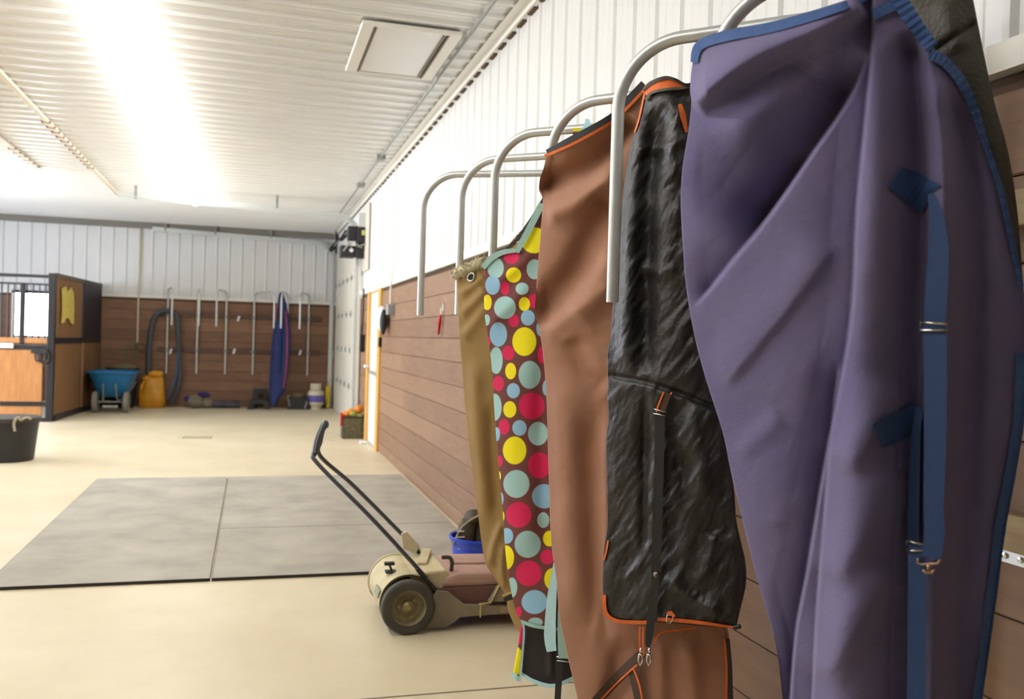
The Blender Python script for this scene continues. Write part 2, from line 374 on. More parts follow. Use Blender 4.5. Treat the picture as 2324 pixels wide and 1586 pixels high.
# person door
D1 = thing('door_1', (WX, (PD[0]+PD[1])/2, 0), 'white walk-through door in a yellow pine frame in the right wall', 'door', kind='structure')
d = MB(); d.box((WX-.012, PD[0]+.02, .01), (WX+.03, PD[1]-.02, HW-.03)); d.build('door_slab', M['doorw'], D1, bevel=.003)
d = MB()
for (a, b) in ((PD[0]-.17, PD[0]+.03), (PD[1]-.04, PD[1]+.13)): d.box((WX-.045, a, 0), (WX+.05, b, HW-.01))
d.box((WX-.02, PD[0]-.05, HW-.035), (WX+.05, PD[1]+.05, HW-.012))
d.build('door_frame', M['pine'], D1, bevel=.004)
d = MB(); d.lathe([(.0, 0), (.03, .0), (.012, .012), (.012, .05), (.03, .06), (.034, .08), (.02, .1), (0, .102)], (WX, PD[1]-.1, 1.02), (-1, 0, 0), 20)
d.build('door_knob', M['chrome'], D1, smooth=True)
d = MB(); d.box((WX-.035, PD[0]+.15, .93), (WX-.012, PD[1]-.22, .97)); d.box((WX-.03, PD[0]+.12, .9), (WX, PD[0]+.2, 1.0)); d.build('push_bar', M['grey'], D1, bevel=.004)
d = MB(); d.box((WX-.015, PD[0]+.25, 1.55), (WX-.012, PD[1]-.3, 1.75)); d.build('notice_sheet', mat('pale_sheet', (214, 214, 216), .6), D1)

# overhead door
D2 = thing('door_2', (WX, (OD[0]+OD[1])/2, 0), 'closed white sectional overhead door in the right wall', 'door', kind='structure')
for k in range(5):
    z0 = k*ODZ/5+.005; z1 = (k+1)*ODZ/5-.005
    d = MB(); d.box((WX-.0, OD[0], z0), (WX+.045, OD[1], z1))
    for q in range(6):
        y0 = OD[0]+.12+q*(OD[1]-OD[0]-.2)/6; d.box((WX-.006, y0, z0+.09), (WX, y0+.52, z1-.09))
    d.build('door_section', M['ohd'], D2, bevel=.004)
d = MB()
for k in range(1, 5):
    for q in range(7):
        y0 = OD[0]+.05+q*(OD[1]-OD[0]-.1)/6; z = k*ODZ/5
        d.box((WX-.014, y0-.03, z-.05), (WX-.001, y0+.03, z+.05)); d.tube([(WX-.02, y0-.035, z), (WX-.02, y0+.035, z)], .011, 8)
d.build('hinges', M['galvd'], D2)
for (yy, zt, nm) in ((OD[0]-.06, 3.18, 0), (OD[1]+.045, 3.2, 1)):
    d = MB(); path = [(WX-.09, yy, .02), (WX-.09, yy, zt-.36)] + arcbend((WX-.09, yy, zt-.4), (WX-.09, yy, zt), (WX-.5, yy, zt), .33) + [(WX-.45, yy, zt), (-1.83, yy, zt+.09)]
    for i in range(len(path)-1):
        d.bar(path[i], path[i+1], .06, .014, up=(0, 0, 1) if i > 2 else (1, 0, 0)); 
        a = Vector(path[i]); b = Vector(path[i+1]); t = (b-a).normalized(); nrm = Vector((t.z, 0, -t.x))*.03
        d.bar(a+nrm*.6, b+nrm*.6, .012, .085, up=nrm); 
    d.build('door_track', M['galv'], D2)
    d = MB()
    for x in (-1.6, -.71, .3): d.bar((x, yy, HC-.02), (x, yy, zt+.06), .035, .035)
    d.build('track_hanger', M['galvd'], D2)
for yy in (OD[0]-.12, OD[1]+.05):
    d = MB(); d.box((WX-(.07 if yy < 15 else .045), yy-.04, 0), (WX-.034, yy+(.1 if yy < 15 else .03), ODZ+.2)); d.build('jamb_trim', M['trimw'] if yy < 15 else M['galvd'], D2)
d = MB(); d.tube([(WX-.16, OD[0]-.05, 3.06), (WX-.16, OD[1]+.1, 3.06)], .014, 10); d.build('torsion_shaft', M['galvd'], D2, smooth='auto')
for yy in (14.6, 16.6):
    d = MB(); pts = [(WX-.16+.045*math.cos(k*.9), yy+k*.006, 3.06+.045*math.sin(k*.9)) for k in range(150)]; d.tube(pts, .006, 6); d.build('torsion_spring', M['black'], D2, smooth=True)

# ceiling details
th = thing('access_hatch', (.95, 6.3, HC-.02), 'white attic access panel in a frame set in the ceiling above the racks', 'hatch')
d = MB(); x0, x1, y0, y1 = .62, 1.27, 5.8, 6.88; zc = HC-.02
d.box((x0, y0, zc-.028), (x0+.08, y1, zc)); d.box((x1-.08, y0, zc-.028), (x1, y1, zc)); d.box((x0+.08, y0, zc-.028), (x1-.08, y0+.03, zc)); d.box((x0+.08, y1-.03, zc-.028), (x1-.08, y1, zc)); d.build('frame', M['trimw'], th, bevel=.004)
d = MB(); d.box((x0+.1, y0+.035, zc-.022), (x1-.1, y1-.035, zc-.005)); d.build('panel', M['ceil'], th, bevel=.003)
d = MB()
for x in (x1-.09, x1-.115, x0+.09): d.box((x-.004, y0+.04, zc-.032), (x+.004, y1-.04, zc-.02))
d.build('edge_gasket', mat('gasket', (104, 92, 80), .7), th)
th = thing('ceiling_conduit', (1.32, 10, HC-.04), 'thin grey electrical conduit running along the ceiling near the right wall', 'conduit')
d = MB(); d.tube([(1.316, YB+.2, HC-.034), (1.318, 15.2, HC-.034)], .011, 10); d.build('pipe', M['galvd'], th, smooth='auto')
for y in (10.1, 12.0):
    d = MB(); d.box((1.27, y-.07, HC-.06), (1.37, y+.07, HC-.015)); d.build('junction_box', M['galvd'], th, bevel=.004)
def strip_trim(x, y0, y1, c0, c1, nm, lab):
    th = thing('ceiling_trim_strip', (x, (y0+y1)/2, HC-.02), lab, 'trim strip', 'cream strips along the ceiling')
    d = MB(); d.box((x-.022, y0, HC-.045), (x+.022, y1, HC-.018)); d.build('strip', mat('strip_tan', (214, 202, 182), .45), th)
    d = MB(); y = c0
    while y < c1: d.box((x-.05, y-.012, HC-.05), (x+.035, y+.012, HC-.03)); y += .2286
    d.build('clips', mat('clip_dark', (140, 116, 96), .6), th)
strip_trim(-1.96, 3.0, 14.6, 9.7, 12.4, 0, 'longer cream strip along the ceiling between the two lamps, reaching the door track')
strip_trim(-2.62, 5.0, 12.7, 11.3, 12.6, 0, 'shorter cream strip along the ceiling beside the small crosswise lamp')

def lamp(name, a, b, label, group=None):
    a = Vector(a); b = Vector(b); c = (a+b)/2; t = thing(name, c, label, 'ceiling light', group)
    dd = (b-a).normalized(); side = Vector((-dd.y, dd.x, 0))
    m = MB(); m.bar(a+Vector((0, 0, .03)), b+Vector((0, 0, .03)), .04, .03); m.build('housing', M['trimw'], t, bevel=.004)
    m = MB(); m.tube([a, b], .045, 16); m.build('lamp_tube', M['tube'], t, smooth='auto')
    for p, s_ in ((a, -1), (b, 1)):
        m = MB(); m.bar(p, p+dd*s_*.02, .075, .08); m.build('end_cap', M['whitep'], t)
LZ = HC-.064
lamp('strip_light', (-.88, .8, LZ), (-.88, 14.6, LZ), 'long glowing strip lamp running down the ceiling toward the far wall')
lamp('strip_light', (-5.2, 12.55, LZ), (-2.74, 12.55, LZ), 'short glowing strip lamp across the ceiling at the left edge')
lamp('strip_light', (-5.4, .8, LZ), (-5.6, 10.5, LZ), 'unseen second strip lamp added for fill light over the left part of the aisle')  # lamp out of view, added as extra fill light

# rubber mats
def rmat(x0, x1, y0, y1, label):
    d = MB(); d.box((x0, y0, 0.001), (x1, y1, .019)); d.cur = 1
    e = .003; d.box((x0-e, y0-e, .001), (x1+e, y0, .0185)); d.box((x0-e, y0, .001), (x0, y1, .0185))
    tag(d.build('rubber_floor_mat', [M['mat_'], M['mated']]), label, 'floor mat', 'rubber mats on the concrete')
rmat(-1.355, -.198, 5.42, 9.23, 'long grey rubber mat on the left, far from the right wall')
rmat(-.183, 1.50, 5.42, 6.78, 'nearer right grey rubber mat, partly behind the floor sweeper')
rmat(-.183, 1.50, 6.79, 9.24, 'farther right grey rubber mat against the right wall boards')
dr = thing('floor_drain', (-.69, 12.85, 0), 'small slotted drain cover set in the far concrete floor', 'drain')
d = MB(); d.box((-.92, 12.70, .0005), (-.46, 13.0, .003)); d.build('frame', mat('drain_frame', (204, 192, 162), .6), dr)
d = MB()
for k in range(9):
    x = -.86+k*.042; d.prism([(x, 12.73, .003), (x+.02, 12.73, .003), (x+.036, 12.97, .003), (x+.016, 12.97, .003)], (0, 0, .001))
d.build('slots', mat('drain_slot', (104, 92, 70), .8), dr)

# ================================================================== BLANKET RACKS
ARM = .80; ATOP = 2.205
def make_rack(label, group):
    r = thing('swing_blanket_rack', (0, 0, 0), label, 'blanket rack', group)
    m = MB(); pts = [(0, 0, .63), (0, 0, 1.0), (0, 0, 1.9)] + arcbend((0, 0, 1.9), (0, 0, ATOP), (ARM, 0, ATOP), .13) + arcbend((0, 0, ATOP), (ARM, 0, ATOP), (ARM, 0, 1.5), .17, 14) + [(ARM, 0, 1.53)]
    m.tube(pts, .0165, 16); m.build('tube', M['galv'], r, smooth='auto', local=True)
    for z in (1.07, 1.72):
        m = MB(); m.tube([(0, 0, z-.03), (0, 0, z+.03)], .026, 14); m.obox((-.03, 0, z), (.05, .07, .03)); m.build('pivot_bracket', M['galvd'], r, smooth='auto', local=True)
    return r
def copy_tree(o, parent=None):
    c = o.copy(); COL.objects.link(c); c.parent = parent
    for ch in list(o.children): copy_tree(ch, c)
    return c
near = [((.774, 4.31), 'farthest empty galvanized rack arm along the right wall'),
        ((.872, 3.913), 'galvanized rack arm carrying the olive blanket'),
        ((.879, 3.368), 'galvanized rack arm carrying the polka-dot blanket'),
        ((.940, 2.875), 'galvanized rack arm carrying the brown and black blankets'),
        ((.913, 2.231), 'bare galvanized rack arm hanging in front of the brown blanket'),
        ((.985, 1.850), 'nearest galvanized rack arm, carrying the purple blanket')]
base = make_rack(near[0][1], 'swing racks along the right wall')
XW = WX-.085
RD = []
for i, ((dx, dy), lab) in enumerate(near):
    ca = (XW-dx)/ARM; sa = math.sqrt(1-ca*ca); wy = dy-ARM*sa
    o = base if i == 0 else copy_tree(base)
    o.location = (XW, wy, 0); o.rotation_euler = (0, 0, math.atan2(sa, -ca)); o['label'] = lab
    RD.append((Vector((dx, dy, 0)), Vector((-ca, sa, 0))))
for z, lab in ((1.725, 'upper pale board rail on the right wall behind the blankets'), (1.055, 'lower pale board rail on the right wall behind the blankets')):
    m = MB(); m.box((WX-.055, .6, z-.038), (WX-.017, 4.25, z+.038)); tag(m.build('rack_rail', M['pinel'], bevel=.003), lab, 'rail', 'board rails on the right wall')
m = MB(); m.box((WX-.024, 1.43, .985), (WX-.018, 1.58, 1.012)); m.cur = 1
for y in (1.46, 1.50, 1.54): m.lathe([(.007, 0), (.006, .004), (0, .005)], (WX-.024, y, .999), (-1, 0, 0), 10)
tag(m.build('metal_plate', [M['galv'], M['chrome']]), 'small metal mounting plate with screws under the lower pale rail', 'plate')
FY = YF-.085
far = [(380, 390, 'first far-wall rack arm from the left, beside the black hose'), (448, 452, 'second far-wall rack arm from the left, swung straight out'),
       (513, 492, 'third far-wall rack arm from the left, swung to the left'), (576, 622, 'fourth far-wall rack arm, left of the hanging blue blanket'),
       (652, 639, 'far-wall rack arm carrying the blue blanket'), (700, 681, 'rightmost far-wall rack arm, right of the blue blanket')]
for i, (pw, pd, lab) in enumerate(far):
    X = on(pw, 740, 1, FY).x
    best = min(np.linspace(-1.35, 1.35, 271), key=lambda a: abs(on(pd, 700, 1, FY-ARM*math.cos(a)).x - (X+ARM*math.sin(a))))
    o = copy_tree(base); o.location = (X, FY, 0); o.rotation_euler = (0, 0, best-PI/2); o['label'] = lab; o['group'] = 'swing racks on the far wall'
for z, lab in ((1.735, 'upper brown board rail on the far wall'), (1.075, 'lower brown board rail on the far wall')):
    m = MB(); m.box((-1.7, YF-.055, z-.045), (1.3, YF-.017, z+.04)); o = tag(m.build('rack_rail', M['brownrail'], bevel=.003), lab, 'rail', 'board rails on the far wall')

for (px, py, lab) in ((541, 723, 'small white tag on the upper far-wall rail'), (531, 797, 'small white tag on the lower far-wall rail, between the third and fourth arms'), (681, 800, 'small white tag on the lower far-wall rail, left of the rightmost arm'), (387, 797, 'small white tag on the lower far-wall rail, right of the first arm')):
    q = on(px, py, 1, YF-.06); m = MB(); m.prism([q+Vector((-.03, 0, -.05)), q+Vector((.01, 0, -.05)), q+Vector((.035, 0, .05)), q+Vector((-.005, 0, .05))], (0, .005, 0)); tag(m.build('rail_tag', M['whitep']), lab, 'tag', 'white tags on the far-wall rails')
# ================================================================== BLANKETS
def resample(pts, n):
    P = np.array(pts, float); d = np.r_[0, np.cumsum(np.hypot(*np.diff(P, axis=0).T))]; t = np.linspace(0, d[-1], n)
    return np.c_[np.interp(t, d, P[:, 0]), np.interp(t, d, P[:, 1])]
def smooth2(pts, n=10):
    q = smoothpts([(p[0], p[1], 0) for p in pts], n); return [(v.x, v.y) for v in q]
def ridge(X, Y, pts, amp, wl, wr, taper=.18):
    P = np.array(smooth2(pts, 6)); best = np.full(X.shape, 1e9); sd = np.zeros(X.shape); tt = np.zeros(X.shape)
    L = np.r_[0, np.cumsum(np.hypot(*np.diff(P, axis=0).T))]
    for i in range(len(P)-1):
        a = P[i]; b = P[i+1]; dx, dy = b-a; l2 = dx*dx+dy*dy+1e-9
        t = np.clip(((X-a[0])*dx+(Y-a[1])*dy)/l2, 0, 1); ex = X-a[0]-t*dx; ey = Y-a[1]-t*dy; d = np.hypot(ex, ey)
        m = d < best; best = np.where(m, d, best); sd = np.where(m, np.sign(dx*(Y-a[1])-dy*(X-a[0])), sd); tt = np.where(m, (L[i]+t*math.sqrt(l2))/L[-1], tt)
    wd = np.where(sd > 0, wl, wr)
    tp = np.clip(np.minimum(tt/taper, (1-tt)/taper), 0, 1) if taper else 1
    tp = tp*tp*(3-2*tp) if taper else 1
    g = np.exp(-(best/wd)**2)
    if min(wl, wr) <= 5.01 and max(wl, wr) > 20: g = np.where(wd > 20, np.exp(-1.15*best/wd)*np.clip(1.6-best/wd/1.6, 0, 1), g)   # overlapping crease: steep to the line on the wide side
    return amp*tp*g
def vnoise(X, Y, sx, sy, seed):
    rs = np.random.RandomState(seed); g = rs.rand(64, 64); x = X/sx; y = Y/sy
    xi = np.floor(x).astype(int); yi = np.floor(y).astype(int); fx = x-xi; fy = y-yi; fx = fx*fx*(3-2*fx); fy = fy*fy*(3-2*fy)
    G = lambda a, b: g[a % 64, b % 64]
    return (G(xi, yi)*(1-fx)+G(xi+1, yi)*fx)*(1-fy)+(G(xi, yi+1)*(1-fx)+G(xi+1, yi+1)*fx)*fy - .5
class Cloth:
    """hanging cloth: outline traced from the photo onto the vertical plane of its rack arm, with real folds and a back half"""
    def __init__(s, D, d, off, top, right, bottom, left, nx, ny, feats=(), noise=(), bulge=.03, thick=.09):
        s.n = Vector((-abs(d.y), -abs(d.x), 0)).normalized(); s.P = Vector((D.x, D.y, 0)) + s.n*off
        T = resample(smooth2(top), nx); B = resample(smooth2(bottom), nx); Lf = resample(smooth2(left), ny); Rt = resample(smooth2(right), ny)
        u = np.linspace(0, 1, nx)[None, :, None]; v = np.linspace(0, 1, ny)[:, None, None]
        Cn = (1-v)*T[None]+v*B[None] + (1-u)*Lf[:, None]+u*Rt[:, None] - ((1-u)*(1-v)*T[0]+u*(1-v)*T[-1]+(1-u)*v*B[0]+u*v*B[-1])
        s.X = Cn[..., 0]; s.Y = Cn[..., 1]; s.nx, s.ny = nx, ny
        U = np.broadcast_to(u[..., 0], s.X.shape); V = np.broadcast_to(v[..., 0], s.X.shape); s.U, s.V = U, V
        H = np.zeros(s.X.shape)
        for f in feats: H += ridge(s.X, s.Y, *f)
        for (a, sx, sy, ang, seed) in noise:
            ca, sa = math.cos(ang), math.sin(ang); H += a*vnoise(s.X*ca+s.Y*sa+9000, -s.X*sa+s.Y*ca+9000, sx, sy, seed)
        edge = np.minimum(1, np.minimum(U, 1-U)/.07)
        s.H = H*np.minimum(1, .35+edge*.65) + bulge*(1-np.abs(2*U-1)**2.6)
        s.thick = thick
        s.F = s.to3(s.X, s.Y, s.H)
    def to3(s, X, Y, H):
        cf, cr, cu, n, P = [np.array(a) for a in (CF, CR, CU, s.n, s.P)]
        d = cf + cr*((X-1162)/FPX)[..., None] - cu*((Y-793)/FPX)[..., None]; o = np.array([0, 0, EYE]); t = ((P-o)@n + H)/(d@n)
        return o + d*t[..., None]
    def at(s, x, y, lift=.004):
        i = np.argmin((s.X-x)**2+(s.Y-y)**2); h = s.H.flat[i]
        return Vector(s.to3(np.array([x], float), np.array([y], float), np.array([h+lift]))[0])
    def hat(s, x, y): return s.H.flat[np.argmin((s.X-x)**2+(s.Y-y)**2)]
    def mesh(s, name, material, parent, attr=None):
        n = np.array(s.n); prof = np.clip(1-np.abs(2*s.U-1)**3, 0, 1)**.5
        Bk = s.F - n*((.006 + s.thick*prof*(.5+.5*np.clip(s.V*3, 0, 1)))[..., None] + 1.0*np.clip(s.H, -.02, .05)[..., None])
        nx, ny = s.nx, s.ny; ring = np.concatenate([s.F, Bk[:, ::-1]], axis=1); R = 2*nx; V = ring.reshape(-1, 3)
        o = np.zeros(3); p = parent
        while p is not None: o += np.array(p.location); p = p.parent
        V = V-o; i = np.arange(ny-1)[:, None]; k = np.arange(R)[None, :]; k2 = (k+1) % R
        Fc = np.stack([i*R+k, (i+1)*R+k, (i+1)*R+k2, i*R+k2], -1).reshape(-1, 4)
        c = np.arange(nx-1); tp = np.stack([c, c+1, R-2-c, R-1-c], -1); bt = tp[:, ::-1]+(ny-1)*R
        Fc = np.concatenate([Fc, tp, bt])
        me = bpy.data.meshes.new(name); me.from_pydata(V.tolist(), [], Fc.tolist()); me.materials.append(material)
        me.polygons.foreach_set('use_smooth', [True]*len(me.polygons)); 
        if attr:
            for an, fn in attr.items():
                a = me.attributes.new(an, 'FLOAT', 'POINT'); g = fn(s.X, s.Y); a.data.foreach_set('value', np.concatenate([g, g[:, ::-1]], axis=1).astype(np.float32).ravel())
        me.update(); ob = bpy.data.objects.new(name, me); COL.objects.link(ob); ob.parent = parent; return ob
    def ribbon(s, name, material, parent, pts, wpx, lift=.004, th=.003, smooth=True, steps=8, wob=0.0, follow=True):
        """webbing or binding lying on the cloth: pts photo pixels, wpx width (number or list)"""
        q = smooth2(pts, steps) if smooth else resample(pts, max(2, steps*len(pts))).tolist(); Q = np.array(q); n_ = len(Q)
        W = np.interp(np.linspace(0, 1, n_), np.linspace(0, 1, len(wpx)), wpx) if isinstance(wpx, (list, tuple)) else np.full(n_, wpx)
        T = np.gradient(Q, axis=0); T /= np.hypot(T[:, 0], T[:, 1])[:, None]+1e-9; N = np.c_[-T[:, 1], T[:, 0]]
        A = Q-N*W[:, None]/2; B = Q+N*W[:, None]/2
        if follow:
            HA = np.array([s.hat(*a) for a in A]); HB = np.array([s.hat(*b) for b in B]); k = np.ones(5)/5
            sm = lambda h: np.convolve(np.pad(h, 2, mode='edge'), k, 'valid'); HA = sm(HA); HB = sm(HB)
        else: h0 = np.array([s.hat(*a) for a in Q]).max(); HA = HB = np.full(n_, h0); s.last = h0+lift+th
        wv = wob*np.sin(np.arange(n_)*1.9)
        r = []
        for P_, H_ in ((A, HA), (B, HB)):
            r.append(s.to3(P_[:, 0], P_[:, 1], H_+lift+wv)); r.append(s.to3(P_[:, 0], P_[:, 1], H_+lift+wv+th))
        m = MB(); vs = []
        for i in range(n_): vs += [tuple(r[0][i]), tuple(r[2][i]), tuple(r[3][i]), tuple(r[1][i])]
        fs = [(4*i+k, 4*i+(k+1) % 4, 4*i+4+(k+1) % 4, 4*i+4+k) for i in range(n_-1) for k in range(4)] + [(0, 3, 2, 1), (4*n_-4, 4*n_-3, 4*n_-2, 4*n_-1)]
        m.add(vs, fs); return m.build(name, material, parent, smooth=False)
    def wirep(s, pts, lift=.01, closed=False, smooth=True):
        q = smooth2(pts, 6) if smooth else pts; return [s.at(x, y, lift) for x, y in q]

# --- purple blanket (nearest)
D6, d6 = RD[5]
tp = thing('horse_blanket', (1.2, 1.66, 0), 'faded purple horse blanket with blue binding and blue surcingle straps, nearest of all', 'horse blanket', 'blankets on the right wall racks')
lin_ = Cloth(D6, d6, -.04, [(1995, -70), (2100, -60), (2196, -50)], [(2196, -50), (2208, 0), (2232, 120), (2256, 230), (2284, 330), (2302, 430), (2314, 540), (2320, 640)],
             [(2240, 660), (2290, 660), (2320, 640)], [(1995, -70), (2060, 60), (2150, 250), (2210, 420), (2240, 660)], 50, 120,
             feats=[([(2225, 45), (2170, 80), (2105, 128)], -.012, 6, 6), ([(2130, 0), (2160, 60), (2190, 120)], .01, 30, 30)], noise=[(.012, 60, 90, .5, 3)], bulge=.02, thick=.03)
lin_.mesh('lining', M['lining'], tp)
Pl = [(1585, 92), (1572, 140), (1566, 200), (1569, 235), (1562, 300), (1549, 380), (1545, 460), (1550, 560), (1557, 650), (1576, 760), (1602, 860), (1640, 980), (1661, 1080), (1690, 1200), (1712, 1290), (1738, 1380), (1763, 1470), (1780, 1590), (1792, 1720)]
Pr = [(2045, -60), (2042, 0), (2085, 60), (2122, 112), (2180, 165), (2215, 250), (2243, 330), (2275, 430), (2300, 540), (2322, 650), (2330, 800), (2324, 950), (2303, 1080), (2282, 1200), (2262, 1350), (2242, 1500), (2230, 1590), (2222, 1720)]
pur = Cloth(D6, d6, .13, [(1585, 92), (1640, 70), (1740, 52), (1850, 22), (1950, -12), (2000, -40), (2045, -60)], Pr, [(1792, 1720), (2000, 1730), (2222, 1720)], Pl, 240, 420,
    feats=[([(1962, 6), (1890, 48), (1780, 96), (1680, 146), (1564, 236)], .07, 46, 26, .04),
           ([(1974, 108), (1915, 232), (1835, 350), (1745, 480), (1665, 582)], -.13, 125, 5, .22),
           ([(1850, 328), (1745, 480), (1650, 600), (1566, 704)], -.035, 55, 5, .14),
           ([(1940, 105), (1850, 170), (1740, 245), (1620, 330)], .03, 50, 60, .25),
           ([(1978, -40), (1974, 120), (1958, 300), (1942, 470), (1930, 700), (1908, 850), (1868, 1050), (1830, 1280), (1800, 1450), (1782, 1700)], -.045, 55, 4, .02),
           ([(2005, 60), (1995, 300), (1980, 500), (1962, 700), (1950, 900), (1930, 1200), (1910, 1700)], .035, 60, 70, .04),
           ([(1902, 815), (1886, 950), (1866, 1200), (1850, 1400), (1836, 1700)], -.022, 34, 4, .06),
           ([(1900, 540), (1800, 680), (1705, 795), (1630, 885)], .012, 60, 16, .15),
           ([(2066, 60), (2086, 300), (2092, 600), (2084, 1000), (2076, 1700)], -.07, 60, 22, .04),
           ([(2118, 160), (2146, 330), (2150, 600)], .025, 18, 18),
           ([(2176, 190), (2200, 480), (2200, 900), (2185, 1300), (2170, 1700)], -.05, 50, 40, .05),
           ([(2050, 480), (2050, 700), (2040, 1000), (2026, 1300), (2016, 1700)], -.005, 5, 5, .02),
           ([(2045, 860), (1990, 960), (1905, 1080)], .022, 55, 36), ([(2040, 1060), (1965, 1200), (1880, 1330)], .022, 60, 40), ([(2035, 1280), (1945, 1410), (1850, 1560)], .022, 60, 40),
           ([(1780, 940), (1700, 1010), (1668, 1040)], .006, 30, 24)],
    noise=[(.004, 90, 150, .9, 1), (.0018, 34, 60, .9, 2), (.0008, 12, 20, .9, 8)], bulge=.045, thick=.11)
_q = np.clip((pur.X-2090)/230, 0, 1); pur.H -= .11*_q*_q*(3-2*_q)
# stitched patch puckers beside the seam
pur.H += .0022*np.exp(-((pur.X-2048)/26)**2)*np.sin(pur.Y/7.5)*(pur.Y > 480); pur.F = pur.to3(pur.X, pur.Y, pur.H)
pur.mesh('canvas', M['purple'], tp)
pur.ribbon('top_binding', M['navyb'], tp, [(1575, 142), (1587, 104), (1640, 83), (1740, 64), (1850, 34), (1950, 0), (1998, -28)], [16, 22, 24, 24, 22, 16, 14], lift=.003, th=.004)
pur.ribbon('tie_loop', M['navyb'], tp, [(1980, 34), (2005, 22), (2036, 8)], [26, 24, 26], lift=.006, th=.004)
pur.ribbon('neck_binding', M['navyb'], tp, [(2030, -30), (2050, 14), (2085, 66), (2116, 108)], [34, 38, 34, 30], lift=.005, th=.005, wob=.0016, steps=12)
pur.ribbon('neck_binding', M['navyb'], tp, [(2112, 122), (2146, 142), (2182, 185), (2212, 250), (2238, 330), (2270, 430), (2296, 545), (2318, 650)], [26, 24, 24, 20, 14, 14, 14, 12], lift=.005, th=.005, wob=.0014, steps=12)
pur.ribbon('hem_binding', M['navyb'], tp, [(2318, 800), (2312, 950), (2292, 1080), (2270, 1200), (2251, 1350), (2231, 1500), (2219, 1590), (2211, 1718)], [24, 26, 26, 26, 24, 22, 22, 22], lift=.004, th=.004)
sb = M['strapb']
pur.ribbon('surcingle_tab', sb, tp, [(2032, 402), (2070, 424), (2112, 452)], [56, 70, 76], lift=.004, th=.004, smooth=False)
pur.ribbon('surcingle_strap', sb, tp, [(2112, 440), (2124, 480), (2130, 560), (2126, 640), (2121, 738)], [14, 30, 46, 50, 50], lift=.026, th=.004, follow=False)
pur.ribbon('surcingle_strap', sb, tp, [(2121, 738), (2123, 850), (2122, 1000), (2119, 1150), (2121, 1215), (2112, 1268)], [54, 52, 50, 46, 46, 44], lift=.034, th=.004, follow=False); SL1 = pur.last
pur.ribbon('lower_strap', sb, tp, [(2086, 925), (2078, 1000), (2074, 1120), (2072, 1238)], [14, 22, 26, 26], lift=.022, th=.004, follow=False)
pur.ribbon('lower_strap', sb, tp, [(2080, 1238), (2081, 1400), (2079, 1590), (2079, 1715)], [38, 42, 42, 42], lift=.018, th=.004, follow=False); SL2 = pur.last
pur.ribbon('surcingle_tab', sb, tp, [(1994, 990), (2040, 965), (2084, 944)], [58, 60, 58], lift=.006, th=.004, smooth=False)
ol_b = mat('blue_stitch_edge', (66, 96, 150), .7)
pur.ribbon('tab_edge', ol_b, tp, [(2046, 378), (2019, 424)], 3, lift=.011, th=.002, smooth=False)
pur.ribbon('tab_edge', ol_b, tp, [(2084, 922), (2036, 936), (1990, 964), (1988, 976), (2002, 1020), (2040, 1004), (2084, 986)], 3, lift=.011, th=.002, smooth=False)
def buckle(cloth, parent, pts, r=.0022, lift=.03, name='buckle', m=None):
    b = MB(); P = [Vector(cloth.to3(np.array([x], float), np.array([y], float), np.array([cloth.last+.002]))[0]) for x, y in pts]
    b.tube(P, r, 8, closed=True); return b.build(name, m or M['chrome'], parent, smooth=True)
pur.last = SL1; buckle(pur, tp, [(2089, 730), (2150, 736), (2150, 750), (2089, 750)], .0028)
pur.last = SL2; buckle(pur, tp, [(2057, 1226), (2098, 1236), (2098, 1250), (2057, 1250)], .0026)
b = MB(); f = lambda x, y: Vector(pur.to3(np.array([x], float), np.array([y], float), np.array([SL1+.002]))[0])
b.tube([f(2084, 1266), f(2082, 1277), f(2092, 1281), f(2128, 1279), f(2134, 1270)], .0026, 8); b.tube([f(2108, 1281), f(2107, 1294)], .004, 8); b.tube([f(2094, 1293), f(2100, 1299), f(2116, 1299), f(2121, 1292)], .003, 8)
b.build('hook', mat('brass_hook', (176, 146, 118), .3, metal=.9), tp, smooth=True)

